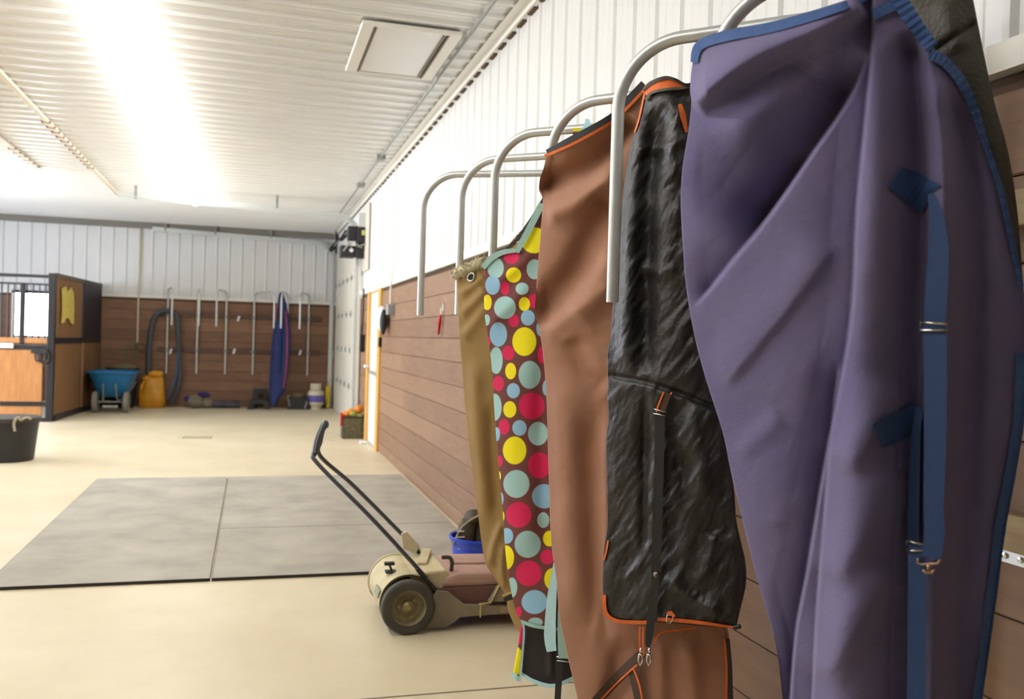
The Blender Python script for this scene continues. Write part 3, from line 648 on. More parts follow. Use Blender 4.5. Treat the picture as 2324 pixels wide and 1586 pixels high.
# --- brown blanket
D4, d4 = RD[3]
tb = thing('horse_blanket', (1.15, 2.65, 0), 'brown canvas horse blanket with thin orange piping, under the bare rack arm', 'horse blanket', 'blankets on the right wall racks')
br = Cloth(D4, d4, .105, [(1240, 345), (1300, 318), (1385, 272), (1420, 240), (1462, 196)],
    [(1462, 196), (1492, 400), (1520, 800), (1600, 1200), (1640, 1400), (1652, 1470), (1660, 1590), (1664, 1740)], [(1345, 1740), (1500, 1745), (1664, 1740)],
    [(1240, 345), (1234, 385), (1228, 428), (1232, 452), (1226, 540), (1218, 640), (1220, 720), (1232, 800), (1240, 900), (1243, 1000), (1246, 1100), (1251, 1230), (1262, 1310), (1270, 1400), (1286, 1480), (1312, 1590), (1345, 1740)], 150, 300,
    feats=[([(1446, 270), (1400, 325), (1330, 385), (1200, 440)], -.075, 38, 18, .08), ([(1400, 250), (1330, 310), (1250, 350)], .015, 24, 30),
           ([(1400, 380), (1350, 430), (1290, 470), (1228, 492)], .03, 18, 26, .15),
           ([(1405, 430), (1350, 530), (1300, 630), (1196, 740)], -.06, 38, 26, .12), ([(1395, 560), (1350, 650), (1290, 720)], .025, 22, 40, .15),
           ([(1390, 640), (1320, 700), (1224, 760)], .012, 16, 30, .1),
           ([(1275, 820), (1285, 1000), (1292, 1200), (1320, 1420)], .02, 40, 40), ([(1352, 900), (1345, 1050), (1350, 1200), (1362, 1350), (1380, 1500)], -.03, 34, 16),
           ([(1376, 900), (1374, 1150), (1368, 1350), (1340, 1500)], .016, 14, 26), ([(1300, 760), (1330, 840), (1385, 880)], -.02, 26, 20), ([(1560, 1440), (1570, 1520), (1580, 1740)], .02, 30, 24), ([(1500, 1440), (1500, 1560), (1510, 1740)], .016, 24, 20),
           ([(1418, 1440), (1400, 1520), (1390, 1700)], -.03, 26, 30)],
    noise=[(.006, 60, 120, .8, 11), (.0014, 14, 26, .8, 12)], bulge=.03, thick=.1)
br.mesh('canvas', M['brown'], tb)
br.ribbon('black_edge', M['blackc'], tb, [(1240, 344), (1300, 314), (1385, 268), (1420, 234), (1462, 190)], [8, 14, 16, 18, 18], lift=.004, th=.004)
br.ribbon('orange_piping', M['orange'], tb, [(1236, 354), (1300, 326), (1385, 279), (1422, 246), (1460, 206)], 6.5, lift=.009, th=.003)
br.ribbon('orange_piping', M['orange'], tb, [(1644, 1450), (1649, 1520), (1648, 1600), (1650, 1735)], 5, lift=.004, th=.003)
br.ribbon('black_edge', M['blackc'], tb, [(1650, 1450), (1656, 1520), (1657, 1600), (1660, 1735)], 12, lift=.002, th=.004)
brs = mat('brown_strap', (74, 54, 38), .7)
br.ribbon('leg_strap', brs, tb, [(1345, 1600), (1400, 1540), (1460, 1480)], [22, 26, 22], lift=.03, th=.004)
br.ribbon('orange_piping', M['orange'], tb, [(1352, 1600), (1402, 1548), (1446, 1508)], 4, lift=.036, th=.002)
br.ribbon('leg_strap', brs, tb, [(1430, 1512), (1444, 1560), (1460, 1640)], [16, 20, 20], lift=.028, th=.004)
br.ribbon('orange_piping', M['orange'], tb, [(1436, 1514), (1452, 1560), (1466, 1640)], 4, lift=.034, th=.002)
br.ribbon('orange_piping', M['orange'], tb, [(1484, 1460), (1500, 1436), (1540, 1430), (1580, 1424)], 4, lift=.03, th=.002)

# --- black blanket on the same arm, in front of the brown one
tk = thing('horse_blanket', (1.12, 2.55, 0), 'short crinkled black horse blanket with orange edge and collar, between brown and purple ones', 'horse blanket', 'blankets on the right wall racks')
bk = Cloth(D4, d4, .21, [(1462, 205), (1490, 196), (1520, 186), (1556, 192), (1580, 200)],
    [(1580, 200), (1590, 400), (1600, 560), (1620, 750), (1640, 900), (1658, 1060), (1668, 1180), (1688, 1280), (1689, 1330), (1680, 1370), (1668, 1424)],
    [(1398, 1408), (1440, 1413), (1500, 1412), (1590, 1420), (1668, 1424)],
    [(1462, 205), (1445, 280), (1426, 350), (1412, 460), (1404, 600), (1390, 700), (1386, 760), (1378, 800), (1380, 860), (1378, 900), (1380, 950), (1375, 1000), (1377, 1100), (1378, 1190), (1370, 1250), (1368, 1340), (1376, 1392), (1398, 1408)], 150, 320,
    feats=[([(1500, 230), (1490, 300), (1478, 420), (1470, 600), (1470, 860)], -.03, 26, 22, .08), ([(1455, 260), (1440, 400), (1428, 600), (1420, 850)], .02, 22, 22, .08), ([(1540, 220), (1530, 330), (1540, 420)], .02, 22, 22),
           ([(1378, 850), (1420, 858), (1465, 866), (1530, 888), (1600, 915), (1645, 935)], -.014, 7, 7, .02), ([(1466, 860), (1464, 1000), (1460, 1300)], -.014, 12, 12),
           ([(1560, 300), (1520, 330), (1430, 345)], .012, 14, 10), ([(1560, 450), (1530, 500), (1490, 640)], .01, 22, 18), ([(1540, 600), (1500, 620), (1450, 600)], .01, 14, 14),
           ([(1620, 1200), (1600, 1290), (1560, 1330)], .018, 24, 18), ([(1510, 1300), (1560, 1350), (1640, 1400)], .018, 14, 20), ([(1480, 1220), (1440, 1290), (1410, 1330)], .01, 12, 12),
           ([(1560, 900), (1580, 1020), (1600, 1150)], .012, 26, 20), ([(1520, 960), (1545, 1060), (1560, 1160)], -.008, 14, 14), ([(1560, 770), (1600, 790), (1640, 800)], .012, 14, 12)],
    noise=[(.022, 50, 90, .3, 21), (.006, 16, 44, .6, 22), (.0028, 6, 24, .5, 23), (.004, 10, 60, .785, 24), (.005, 50, 50, 0, 25)], bulge=.03, thick=.08)
bk.mesh('quilted_body', M['blackq'], tk)
bk.ribbon('orange_edge', M['orange'], tk, [(1371, 1350), (1375, 1390), (1398, 1408), (1440, 1412), (1476, 1412)], 8, lift=.003, th=.004)
bk.ribbon('orange_edge', M['orange'], tk, [(1492, 1405), (1540, 1408), (1590, 1413), (1640, 1420), (1668, 1424)], [8, 9, 8, 6, 5], lift=.003, th=.004)
bk.ribbon('orange_edge', M['orange'], tk, [(1380, 1226), (1376, 1250), (1370, 1272)], 4, lift=.002, th=.003)
bk.ribbon('orange_edge', M['orange'], tk, [(1462, 215), (1450, 270), (1440, 300)], 4, lift=.002, th=.003)
bk.ribbon('orange_collar', M['orange'], tk, [(1462, 212), (1480, 196), (1515, 190), (1556, 196)], [14, 26, 26, 12], lift=.004, th=.006)
bk.ribbon('collar_rim', M['blackc'], tk, [(1460, 206), (1478, 188), (1508, 176), (1532, 180), (1556, 192), (1580, 190)], [5, 8, 7, 6, 6, 12], lift=.006, th=.01)
bk.ribbon('collar_rim', mat('grey_edge', (84, 80, 66), .7), tk, [(1464, 226), (1480, 210), (1510, 203), (1545, 200), (1565, 196)], 6, lift=.010, th=.004)
bk.ribbon('orange_lining', M['orange'], tk, [(1543, 236), (1550, 262), (1558, 300)], [8, 14, 6], lift=.004, th=.003)
bk.ribbon('front_strap', M['blackc'], tk, [(1498, 945), (1496, 1050), (1492, 1180), (1489, 1305)], 22, lift=.016, th=.004, follow=False); SL3 = bk.last
bk.ribbon('strap_tab', mat('brown_tab', (78, 52, 38), .7), tk, [(1515, 892), (1506, 912), (1498, 934)], 20, lift=.012, th=.004, follow=False)
for dx in (-9, 9): bk.ribbon('orange_edge', M['orange'], tk, [(1515+dx, 890), (1506+dx, 912), (1498+dx, 934)], 4, lift=.017, th=.002, follow=False)
buckle(bk, tk, [(1485, 928), (1512, 935), (1510, 944), (1483, 938)], .0022, .02)
cloth_h = SL3-.02
b = MB(); f = lambda x, y, l=.03: Vector(bk.to3(np.array([x], float), np.array([y], float), np.array([cloth_h+l]))[0])
b.lathe([(0, -.006), (.008, -.004), (.01, 0), (.008, .004), (0, .006)], f(1490, 1304), tuple(bk.n), 12); b.build('ring_snap', mat('snap_dull', (110, 98, 88), .35, metal=.8), tk, smooth=True)
bk.ribbon('hanging_strap', M['blackc'], tk, [(1490, 1308), (1482, 1370), (1474, 1440), (1470, 1468)], [16, 20, 18, 8], lift=.022, th=.004, follow=False)
b = MB()
for x in (1456, 1475):
    b.tube([f(x, 1470, .03), f(x-2, 1482, .03)], .004, 8); b.tube([f(x-5, 1484, .03), f(x-7, 1498, .03), f(x-3, 1510, .03), f(x+2, 1500, .03), f(x+2, 1488, .03)], .003, 8, closed=True)
b.build('snap_hook', M['chrome'], tk, smooth=True)
for dx in (0, 8): bk.ribbon('orange_edge', M['orange'], tk, [(1452+dx, 1422), (1451+dx, 1450), (1452+dx, 1488)], 3.5, lift=.02, th=.002, follow=False)
b = MB(); b.tube([f(1514, 1396, .02), f(1512, 1410, .02), f(1518, 1416, .02), f(1526, 1408, .02), f(1528, 1396, .02)], .0022, 8, closed=True); b.build('d_ring', M['chrome'], tk, smooth=True)
bk.ribbon('ring_loop', M['orange'], tk, [(1514, 1394), (1522, 1390), (1530, 1400)], 7, lift=.016, th=.004, follow=False)
b = MB(); b.tube([f(1666, 1424, 0), f(1680, 1421, 0)], .006, 10); b.build('edge_toggle', M['blackp'], tk, smooth='auto')

# --- polka dot blanket
D3, d3 = RD[2]
DOTS = dict(
 pink=[(1160.6, 583, 17, 16), (1146, 654, 10, 16), (1211, 683, 12, 16), (1165.6, 727.5, 12, 15), (1153.5, 801, 14, 16.5), (1131, 870, 13, 17), (1229, 805, 9, 20), (1206.6, 921, 29.5, 31), (1144, 968.5, 12.5, 18), (1224, 1056, 26, 30), (1177, 1168, 29.5, 29.5), (1242, 1264, 16, 17), (1200, 1301, 29.5, 29), (1177, 1388, 7, 12), (1104, 775, 9, 13), (1134, 1046, 7, 13)],
 yellow=[(1212, 545, 30, 30), (1165.6, 624, 17.5, 17.5), (1106, 686, 10, 18), (1190, 690, 13, 16), (1190, 775, 27.5, 33), (1159, 842, 12.5, 19), (1157, 929, 15, 19), (1168, 1022, 27, 32), (1247, 1222, 15, 18), (1148, 1265, 19, 28), (1253, 1314, 18, 25), (1139, 1172, 6, 13), (1131, 1080, 6, 12)],
 teal=[(1124.6, 608, 19, 24), (1213, 611, 18, 23), (1185, 655, 15, 14), (1146, 698, 25, 26), (1105, 726, 7, 13), (1126, 817.7, 15, 31), (1202, 850.5, 25.5, 32), (1123, 924, 15.7, 31), (1221, 984, 23, 27), (1172, 1098, 30, 32), (1233, 1180, 14, 18), (1197.5, 1235, 30, 31), (1162, 1333, 12, 23), (1215, 1412, 17, 11)],
 blue=[(1118, 647, 17, 22), (1198, 721, 16, 18), (1131, 758.7, 20, 28), (1226, 745, 9, 18), (1165, 886.5, 15, 17.5), (1179, 971, 16.5, 18), (1128, 985, 7, 16), (1235, 1126, 28, 28), (1150, 1216, 15, 18), (1213, 1366, 29.6, 27.5), (1137, 1132, 6, 15), (1240, 880, 9, 18)])
pm = bpy.data.materials.new('polka_dot_fabric'); pm.use_nodes = True; nt = pm.node_tree; pb = nt.nodes['Principled BSDF']; pb.inputs['Roughness'].default_value = .8
prev = None
for nm, col in (('pink', (216, 24, 86)), ('yellow', (246, 232, 2)), ('teal', (162, 202, 200)), ('blue', (146, 192, 222))):
    at = nt.nodes.new('ShaderNodeAttribute'); at.attribute_name = 'dot_'+nm; mr = nt.nodes.new('ShaderNodeMapRange'); mr.inputs['From Min'].default_value = -.02; mr.inputs['From Max'].default_value = .05
    nt.links.new(at.outputs['Fac'], mr.inputs['Value']); mx = nt.nodes.new('ShaderNodeMix'); mx.data_type = 'RGBA'; nt.links.new(mr.outputs[0], mx.inputs['Factor'])
    if prev is None: mx.inputs['A'].default_value = (*lin((112, 60, 54)), 1)
    else: nt.links.new(prev, mx.inputs['A'])
    mx.inputs['B'].default_value = (*lin(col), 1); prev = mx.outputs['Result']
nt.links.new(prev, pb.inputs['Base Color'])
def dotf(lst):
    def fn(X, Y):
        g = np.full(X.shape, -1.0)
        for (cx, cy, rx, ry) in lst: g = np.maximum(g, 1-np.hypot((X-cx)/rx, (Y-cy)/ry))
        return g
    return fn
ATTR = {'dot_'+k: dotf(v) for k, v in DOTS.items()}
tq = thing('horse_blanket', (1.05, 3.25, 0), 'polka-dot horse blanket in maroon with pink, yellow and blue dots', 'horse blanket', 'blankets on the right wall racks')
pk = Cloth(D3, d3, .03, [(1100, 602), (1130, 574), (1175, 560), (1200, 522), (1226, 478), (1265, 390), (1296, 312), (1350, 300)],
    [(1350, 300), (1330, 600), (1310, 900), (1300, 1200), (1300, 1425)], [(1186, 1410), (1215, 1420), (1250, 1424), (1300, 1425)],
    [(1100, 602), (1099, 690), (1106, 760), (1115, 820), (1124, 960), (1132, 1060), (1141, 1160), (1148, 1260), (1160, 1340), (1172, 1390), (1186, 1410)], 110, 330,
    feats=[([(1215, 560), (1180, 600), (1120, 650)], .01, 16, 14), ([(1200, 640), (1160, 690), (1104, 740)], .012, 18, 16), ([(1175, 760), (1170, 1000), (1190, 1300)], .014, 40, 40), ([(1235, 700), (1228, 1000), (1240, 1300)], -.016, 20, 20)],
    noise=[(.006, 50, 90, .8, 31)], bulge=.025, thick=.08)
pk.mesh('dotted_fabric', pm, tq, ATTR)
pk.ribbon('neck_binding', M['teal'], tq, [(1096, 608), (1115, 586), (1142, 572), (1176, 568)], [12, 14, 12, 8], lift=.004, th=.004)
pk.ribbon('neck_strap', M['teal'], tq, [(1172, 572), (1190, 540), (1210, 502), (1230, 462)], [12, 14, 15, 15], lift=.012, th=.004, follow=False)
pk.ribbon('hem_binding', M['teal'], tq, [(1184, 1410), (1210, 1420), (1250, 1426), (1296, 1430)], 8, lift=.003, th=.004)
li2 = Cloth(D3, d3, -.02, [(1184, 1408), (1240, 1416), (1310, 1420)], [(1310, 1420), (1312, 1480), (1308, 1530)], [(1176, 1520), (1210, 1545), (1255, 1553), (1308, 1530)], [(1184, 1408), (1186, 1460), (1176, 1520)], 40, 50, bulge=.02, thick=.02,
            feats=[([(1255, 1430), (1250, 1480), (1250, 1545)], .012, 8, 8)])
li2.mesh('dark_lining', mat('dark_cloth_lining', (42, 38, 38), .75), tq)
li2.ribbon('lining_binding', M['ltblue'], tq, [(1178, 1524), (1212, 1546), (1257, 1556), (1306, 1536)], [5, 9, 9, 9], lift=.003, th=.003)
fp = Cloth(D3, d3, .0, [(1181, 1422), (1185, 1422), (1188, 1424)], [(1188, 1424), (1187, 1470), (1179, 1545)], [(1163, 1532), (1172, 1541), (1179, 1545)], [(1181, 1422), (1175, 1470), (1163, 1532)], 24, 60, bulge=.004, thick=.004)
fdots = {'dot_pink': dotf([(1182, 1440, 14, 22)]), 'dot_yellow': dotf([(1173, 1500, 16, 32)]), 'dot_teal': dotf([(0, 0, 1, 1)]), 'dot_blue': dotf([(0, 0, 1, 1)])}
fp.mesh('folded_flap', pm, tq, fdots)
fp.ribbon('flap_binding', M['ltblue'], tq, [(1184, 1404), (1189, 1430), (1186, 1480), (1180, 1546)], 5, lift=.004, th=.003)
fp.ribbon('flap_binding', M['ltblue'], tq, [(1163, 1528), (1171, 1537), (1180, 1542)], 11, lift=.004, th=.003)
pk.ribbon('tail_strap', M['ltblue'], tq, [(1262, 1270), (1252, 1360), (1248, 1440), (1252, 1478)], [8, 22, 27, 22], lift=.016, th=.005, follow=False)
pk.ribbon('hanging_strap', M['teal'], tq, [(1277, 1370), (1277, 1430), (1279, 1494)], [20, 24, 24], lift=.022, th=.004, follow=False)
pk.ribbon('hanging_strap', M['blackc'], tq, [(1268, 1500), (1268, 1540), (1265, 1600), (1264, 1640)], [16, 15, 14, 14], lift=.012, th=.004, follow=False)
buckle(pk, tq, [(1264, 1490), (1291, 1494), (1291, 1502), (1264, 1499)], .0026, .024)
pk.ribbon('neck_binding', M['ltblue'], tq, [(1318, 306), (1330, 296), (1345, 284)], [12, 22, 26], lift=.02, th=.004, follow=False)
pk.ribbon('pull_tab', M['ltblue'], tq, [(1330, 296), (1334, 270)], 11, lift=.024, th=.003, follow=False)
pk.ribbon('pull_tab', M['ltblue'], tq, [(1374, 290), (1377, 264)], 11, lift=.02, th=.003, follow=False)
pk.ribbon('neck_patch', M['maroon'], tq, [(1307, 340), (1308, 320), (1309, 300)], [30, 20, 16], lift=.014, th=.003, follow=False)
pk.ribbon('yellow_dot', M['yellow'], tq, [(1299, 294), (1318, 293)], [8, 8], lift=.02, th=.003, follow=False)

# --- olive blanket
D2_, d2_ = RD[1]
to = thing('horse_blanket', (1.0, 3.8, 0), 'narrow olive tan horse blanket with fleece collar, farthest of the hanging blankets', 'horse blanket', 'blankets on the right wall racks')
ol = Cloth(D2_, d2_, .03, [(1036, 622), (1066, 612), (1100, 600), (1165, 560), (1230, 470)], [(1230, 470), (1230, 800), (1220, 1100), (1215, 1330)], [(1148, 1350), (1180, 1356), (1215, 1330)],
    [(1036, 622), (1038, 680), (1042, 760), (1050, 860), (1058, 960), (1070, 1060), (1084, 1160), (1100, 1270), (1122, 1310), (1148, 1350)], 80, 260,
    feats=[([(1100, 625), (1070, 650), (1038, 668)], .014, 9, 12, .1), ([(1100, 655), (1070, 690), (1040, 712)], .016, 10, 14, .1), ([(1105, 690), (1070, 740), (1042, 765)], .014, 10, 16, .1),
           ([(1075, 800), (1085, 1000), (1105, 1200)], .02, 18, 18), ([(1115, 900), (1120, 1060), (1130, 1190)], -.016, 14, 14), ([(1140, 1180), (1118, 1240), (1110, 1290)], .016, 8, 12), ([(1142, 1230), (1138, 1290), (1146, 1340)], .014, 8, 8)],
    noise=[(.006, 40, 70, .8, 41)], bulge=.02, thick=.07)
ol.mesh('canvas', M['olive'], to)
ol2 = Cloth(D2_, d2_, .015, [(1148, 1348), (1170, 1350), (1200, 1350)], [(1200, 1350), (1210, 1400), (1212, 1440)], [(1180, 1436), (1196, 1440), (1212, 1440)], [(1148, 1348), (1154, 1384), (1166, 1415), (1180, 1436)], 30, 50, bulge=.01, thick=.03)
ol2.mesh('lower_fold', mat('olive_fold_cloth', (160, 130, 78), .75), to)
ol.ribbon('hem_strap', mat('tan_edge', (188, 164, 104), .7), to, [(1140, 1352), (1152, 1347), (1164, 1343)], 5, lift=.012, th=.004, follow=False)
ol.ribbon('dark_band', M['blackc'], to, [(1144, 1362), (1162, 1354), (1180, 1352)], [8, 14, 14], lift=.006, th=.004, follow=False)
fz = MB(); rs = np.random.RandomState(3)
P0 = [ol.at(x, y, .0) for x, y in resample([(1036, 622), (1066, 608), (1098, 594)], 20)]
fz.tube(P0, [.02+.006*rs.rand() for _ in P0], 12)
for i in range(700):
    p = P0[rs.randint(len(P0))]; dv = Vector(rs.randn(3)).normalized(); fz.tube([p+dv*.018, p+dv*.018+dv*.014+Vector((0, 0, .006*rs.randn()))], [.0025, .0006], 4)
fz.build('fleece_collar', M['fleece'], to, smooth=True)
ol.ribbon('neck_edge', M['blackc'], to, [(1098, 600), (1160, 556), (1205, 498), (1240, 440)], 7, lift=.01, th=.005, follow=False)
ol.ribbon('neck_edge', mat('tan_piping', (176, 150, 92), .7), to, [(1150, 572), (1178, 540), (1208, 505), (1236, 462)], [12, 20, 8, 6], lift=.008, th=.004, follow=False)
for (x, y) in ((1069, 629), (1177, 540)):
    cloth_h = ol.hat(x, y); g = MB(); g.tube([Vector(ol.to3(np.array([x+7.5*math.cos(a)], float), np.array([y+9*math.sin(a)-2*math.cos(a)], float), np.array([cloth_h+.012]))[0]) for a in np.linspace(0, 6.28, 21)[:-1]], .004, 8, closed=True)
    g.build('eyelet', M['chrome'], to, smooth=True)
    g = MB(); g.lathe([(0, 0), (.012, 0), (.012, .003), (0, .003)], ol.at(x, y, .008), tuple(ol.n), 16); g.build('eyelet_hole', M['blackc'], to)

# ================================================================== FLOOR SWEEPER
sw = thing('push_floor_sweeper', (.98, 4.5, 0), 'dusty push floor sweeper with cream drum and maroon hopper, standing before the blankets', 'floor sweeper')
YA, YBB, AX, AZ, RW = 4.30, 4.80, .752, .13, .13
def wheel(y, sgn):
    w_ = MB(); w_.lathe([(.085, -.03), (.118, -.03), (.128, -.022), (.131, 0), (.128, .022), (.118, .03), (.085, .03), (.085, -.03)], (AX, y, AZ), (0, 1, 0), 40, caps=False); t = w_.build('wheel', M['rubber'], sw, smooth='auto')
    w_ = MB(); s_ = -sgn; w_.lathe([(0, -.012*s_), (.05, -.012*s_), (.06, -.004*s_), (.074, -.004*s_), (.08, .02*s_), (.086, .027*s_), (.09, .02*s_)], (AX, y, AZ), (0, 1, 0), 32, caps=False); w_.build('rim', M['rimm'], t, smooth='auto')
    w_ = MB(); w_.lathe([(0, .024*s_), (.012, .024*s_), (.016, .016*s_), (.028, .01*s_), (.03, -.012*s_)], (AX, y, AZ), (0, 1, 0), 20, caps=False)
    for a in (.9, 3.0, 5.1): w_.lathe([(0, .018*s_), (.006, .018*s_), (.006, .006*s_)], (AX+.045*math.cos(a), y, AZ+.045*math.sin(a)), (0, 1, 0), 8)
    w_.build('hub', mat('hub_metal', (150, 138, 100), .4, metal=.5), t, smooth='auto')
wheel(YA, 1); wheel(YBB, -1)
# drum guard: arched cover over the brush
def arch(mb, y0, y1, r, a0, a1, cx, cz, th=.006, n=28):
    pin = []; 
    for i in range(n+1):
        a = a0+(a1-a0)*i/n; pin.append((cx+r*math.cos(a), cz+r*math.sin(a)))
    for i in range(n, -1, -1):
        a = a0+(a1-a0)*i/n; pin.append((cx+(r-th)*math.cos(a), cz+(r-th)*math.sin(a)))
    N_ = len(pin); vs = [(x, y0, z) for x, z in pin]+[(x, y1, z) for x, z in pin]
    fs = [(i, (i+1) % N_, (i+1) % N_+N_, i+N_) for i in range(N_)]
    fs += [(i, i+1, N_-2-i, N_-1-i) for i in range(n)]; fs += [(N_-1-i+N_, N_-2-i+N_, i+1+N_, i+N_) for i in range(n)]
    mb.add(vs, fs)
m = MB(); arch(m, YA+.035, YBB-.035, .134, .25, 3.5, AX+.005, AZ+.01); arch(m, YA+.035, YA+.05, .139, .25, 3.5, AX+.005, AZ+.01, .012); arch(m, YBB-.05, YBB-.035, .139, .25, 3.5, AX+.005, AZ+.01, .012)
m.build('drum_cover', M['cream'], sw, smooth='auto')
m = MB(); m.lathe([(.0, 0), (.1, 0), (.1, .4), (0, .4)], (AX, YA+.05, AZ), (0, 1, 0), 24); m.build('brush_roller', M['blackp'], sw, smooth='auto')
m = MB(); m.prism([(AX+.01, YA+.06, .27), (AX+.2, YA+.06, .285), (AX+.23, YA+.06, .24), (AX+.2, YA+.06, .18), (AX+.05, YA+.06, .2)], (0, .38, 0)); m.build('top_shroud', M['cream'], sw, bevel=.012)
# hopper body
prof = [(AX+.17, .205), (AX+.665, .205), (AX+.665, .10), (AX+.6, .075), (AX+.26, .075), (AX+.17, .12)]
m = MB(); m.prism([(x, YA+.05, z) for x, z in prof], (0, .42, 0)); m.build('hopper', mat('maroon_plastic', (108, 76, 72), .5, rgb2=(122, 90, 84), scale=5), sw, bevel=.015)
prof = [(AX+.17, .20), (AX+.19, .25), (AX+.26, .268), (AX+.48, .262), (AX+.60, .24), (AX+.668, .20)]
m = MB(); m.prism([(x, YA+.045, z) for x, z in prof], (0, .43, 0)); m.build('hopper_lid', M['mauve'], sw, bevel=.02)
m = MB(); m.bar((AX+.25, YA+.25, .272), (AX+.52, YA+.25, .266), .05, .012); m.build('hopper_ridge', M['mauve'], sw, bevel=.004)
# side plates
for y in (YA+.005, YBB-.025):
    m = MB(); pl = [(AX+.09, .02), (AX+.19, .015), (AX+.235, .04), (AX+.26, .062), (AX+.42, .066), (AX+.63, .058), (AX+.63, .10), (AX+.42, .112), (AX+.28, .125), (AX+.2, .19), (AX+.14, .2), (AX+.11, .15)]
    m.prism([(x, y, z) for x, z in pl], (0, .02, 0)); m.build('side_plate', M['grayp'], sw, bevel=.004)
m = MB(); m.prism([(AX+.40, YA+.0, .13), (AX+.45, YA+.0, .21), (AX+.56, YA+.0, .20), (AX+.60, YA, .13)], (0, .03, 0)); m.build('clamp_bracket', M['grayp'], sw, bevel=.004)
m = MB(); m.tube([(AX+.35, YA-.004, .125), (AX+.41, YA-.004, .13), (AX+.452, YA-.004, .215)], .004, 8); m.tube([(AX+.36, YA-.004, .06), (AX+.36, YA-.004, .12)], .004, 8); m.build('wire_clip', mat('yellowed_wire', (200, 184, 120), .5), sw, smooth='auto')
m = MB(); m.box((AX+.46, YA-.004, .075), (AX+.58, YA+.004, .105)); m.build('side_decal', mat('worn_decal', (168, 146, 118), .6), sw)
m = MB(); m.lathe([(0, -.02), (.05, -.02), (.055, -.01), (.055, .01), (.05, .02), (0, .02)], (AX+.6, YA+.1, .055), (0, 1, 0), 24); m.lathe([(0, -.02), (.05, -.02), (.055, 0), (.05, .02), (0, .02)], (AX+.6, YBB-.1, .055), (0, 1, 0), 24); m.build('rear_caster', M['blackp'], sw, smooth='auto')
# lever on the hopper, knob on the drum
m = MB(); c0 = Vector((AX+.235, YA+.12, .262)); m.tube([c0, c0+Vector((.004, 0, .045))] + arcbend(c0, c0+Vector((.0, 0, .07)), c0+Vector((-.06, 0, .07)), .02, 6) + [c0+Vector((-.05, 0, .07))], .01, 10); m.build('lever', M['rubber'], sw, smooth='auto')
m = MB(); k0 = Vector((AX-.055, YA+.16, .262)); m.tube([k0, k0+Vector((-.015, 0, .035))], .006, 8); m.obox(k0+Vector((-.015, 0, .04)), (.05, .03, .014)); m.obox(k0+Vector((.0, 0, .0)), (.07, .05, .01)); m.build('adjuster_knob', M['blackp'], sw, bevel=.002)
m = MB(); arch(m, YA+.07, YA+.19, .144, 2.75, 3.02, AX+.005, AZ+.01, .004, 6); m.build('drum_decal', mat('drum_decal', (150, 148, 130), .6), sw, smooth='auto')
# handle
hp = lambda px, py, y: on(px, py, 1, y)
A0 = hp(968, 1312, YA+.03); A1 = hp(850, 1183, YA+.09); A2 = hp(722, 1053, 4.50); G0 = hp(714, 1030, 4.53); G1 = hp(722, 995, 4.56); G2 = hp(737, 962, 4.6)
B0 = hp(950, 1250, YBB-.06); B2 = hp(727, 1035, 4.62)
m = MB(); m.tube(smoothpts([A0, A1, A2, G0, G1, G2], 8), .0105, 12)
m.tube(smoothpts([B0, hp(900, 1200, 4.73), hp(800, 1100, 4.67), B2, hp(728, 1000, 4.64), G2], 8), .0105, 12); m.build('handle_frame', M['handle'], sw, smooth='auto')
m = MB(); m.tube(smoothpts([G0, G1, G2, G2+Vector((.006, .03, -.012))], 8), .017, 14); m.build('grip', mat('grip_dark', (58, 64, 74), .25, coat=.4), sw, smooth='auto')
for P_, y in ((A0, YA+.03), (B0, YBB-.06)):
    m = MB(); e = P_+Vector((.055, 0, -.07)); m.bar(P_+Vector((-.05, 0, .05)), e, .03, .02); m.tube([P_+Vector((.0, -.03, 0)), P_+Vector((0, .03, 0))], .007, 8); m.build('handle_bracket', M['blackp'], sw, bevel=.003)
m = MB(); q = B0; m.prism([q+Vector((-.09, -.03, .02)), q+Vector((-.10, -.03, .1)), q+Vector((-.07, -.03, .11)), q+Vector((.0, -.03, .03)), q+Vector((-.02, -.03, -.01))], (0, .02, 0)); m.build('handle_latch', mat('cream_latch', (200, 190, 160), .5), sw, bevel=.004)
m = MB(); m.bar((AX+.1, YA+.2, .285), (AX+.17, YA+.44, .30), .05, .012); m.build('height_plate', M['cream'], sw, bevel=.003)

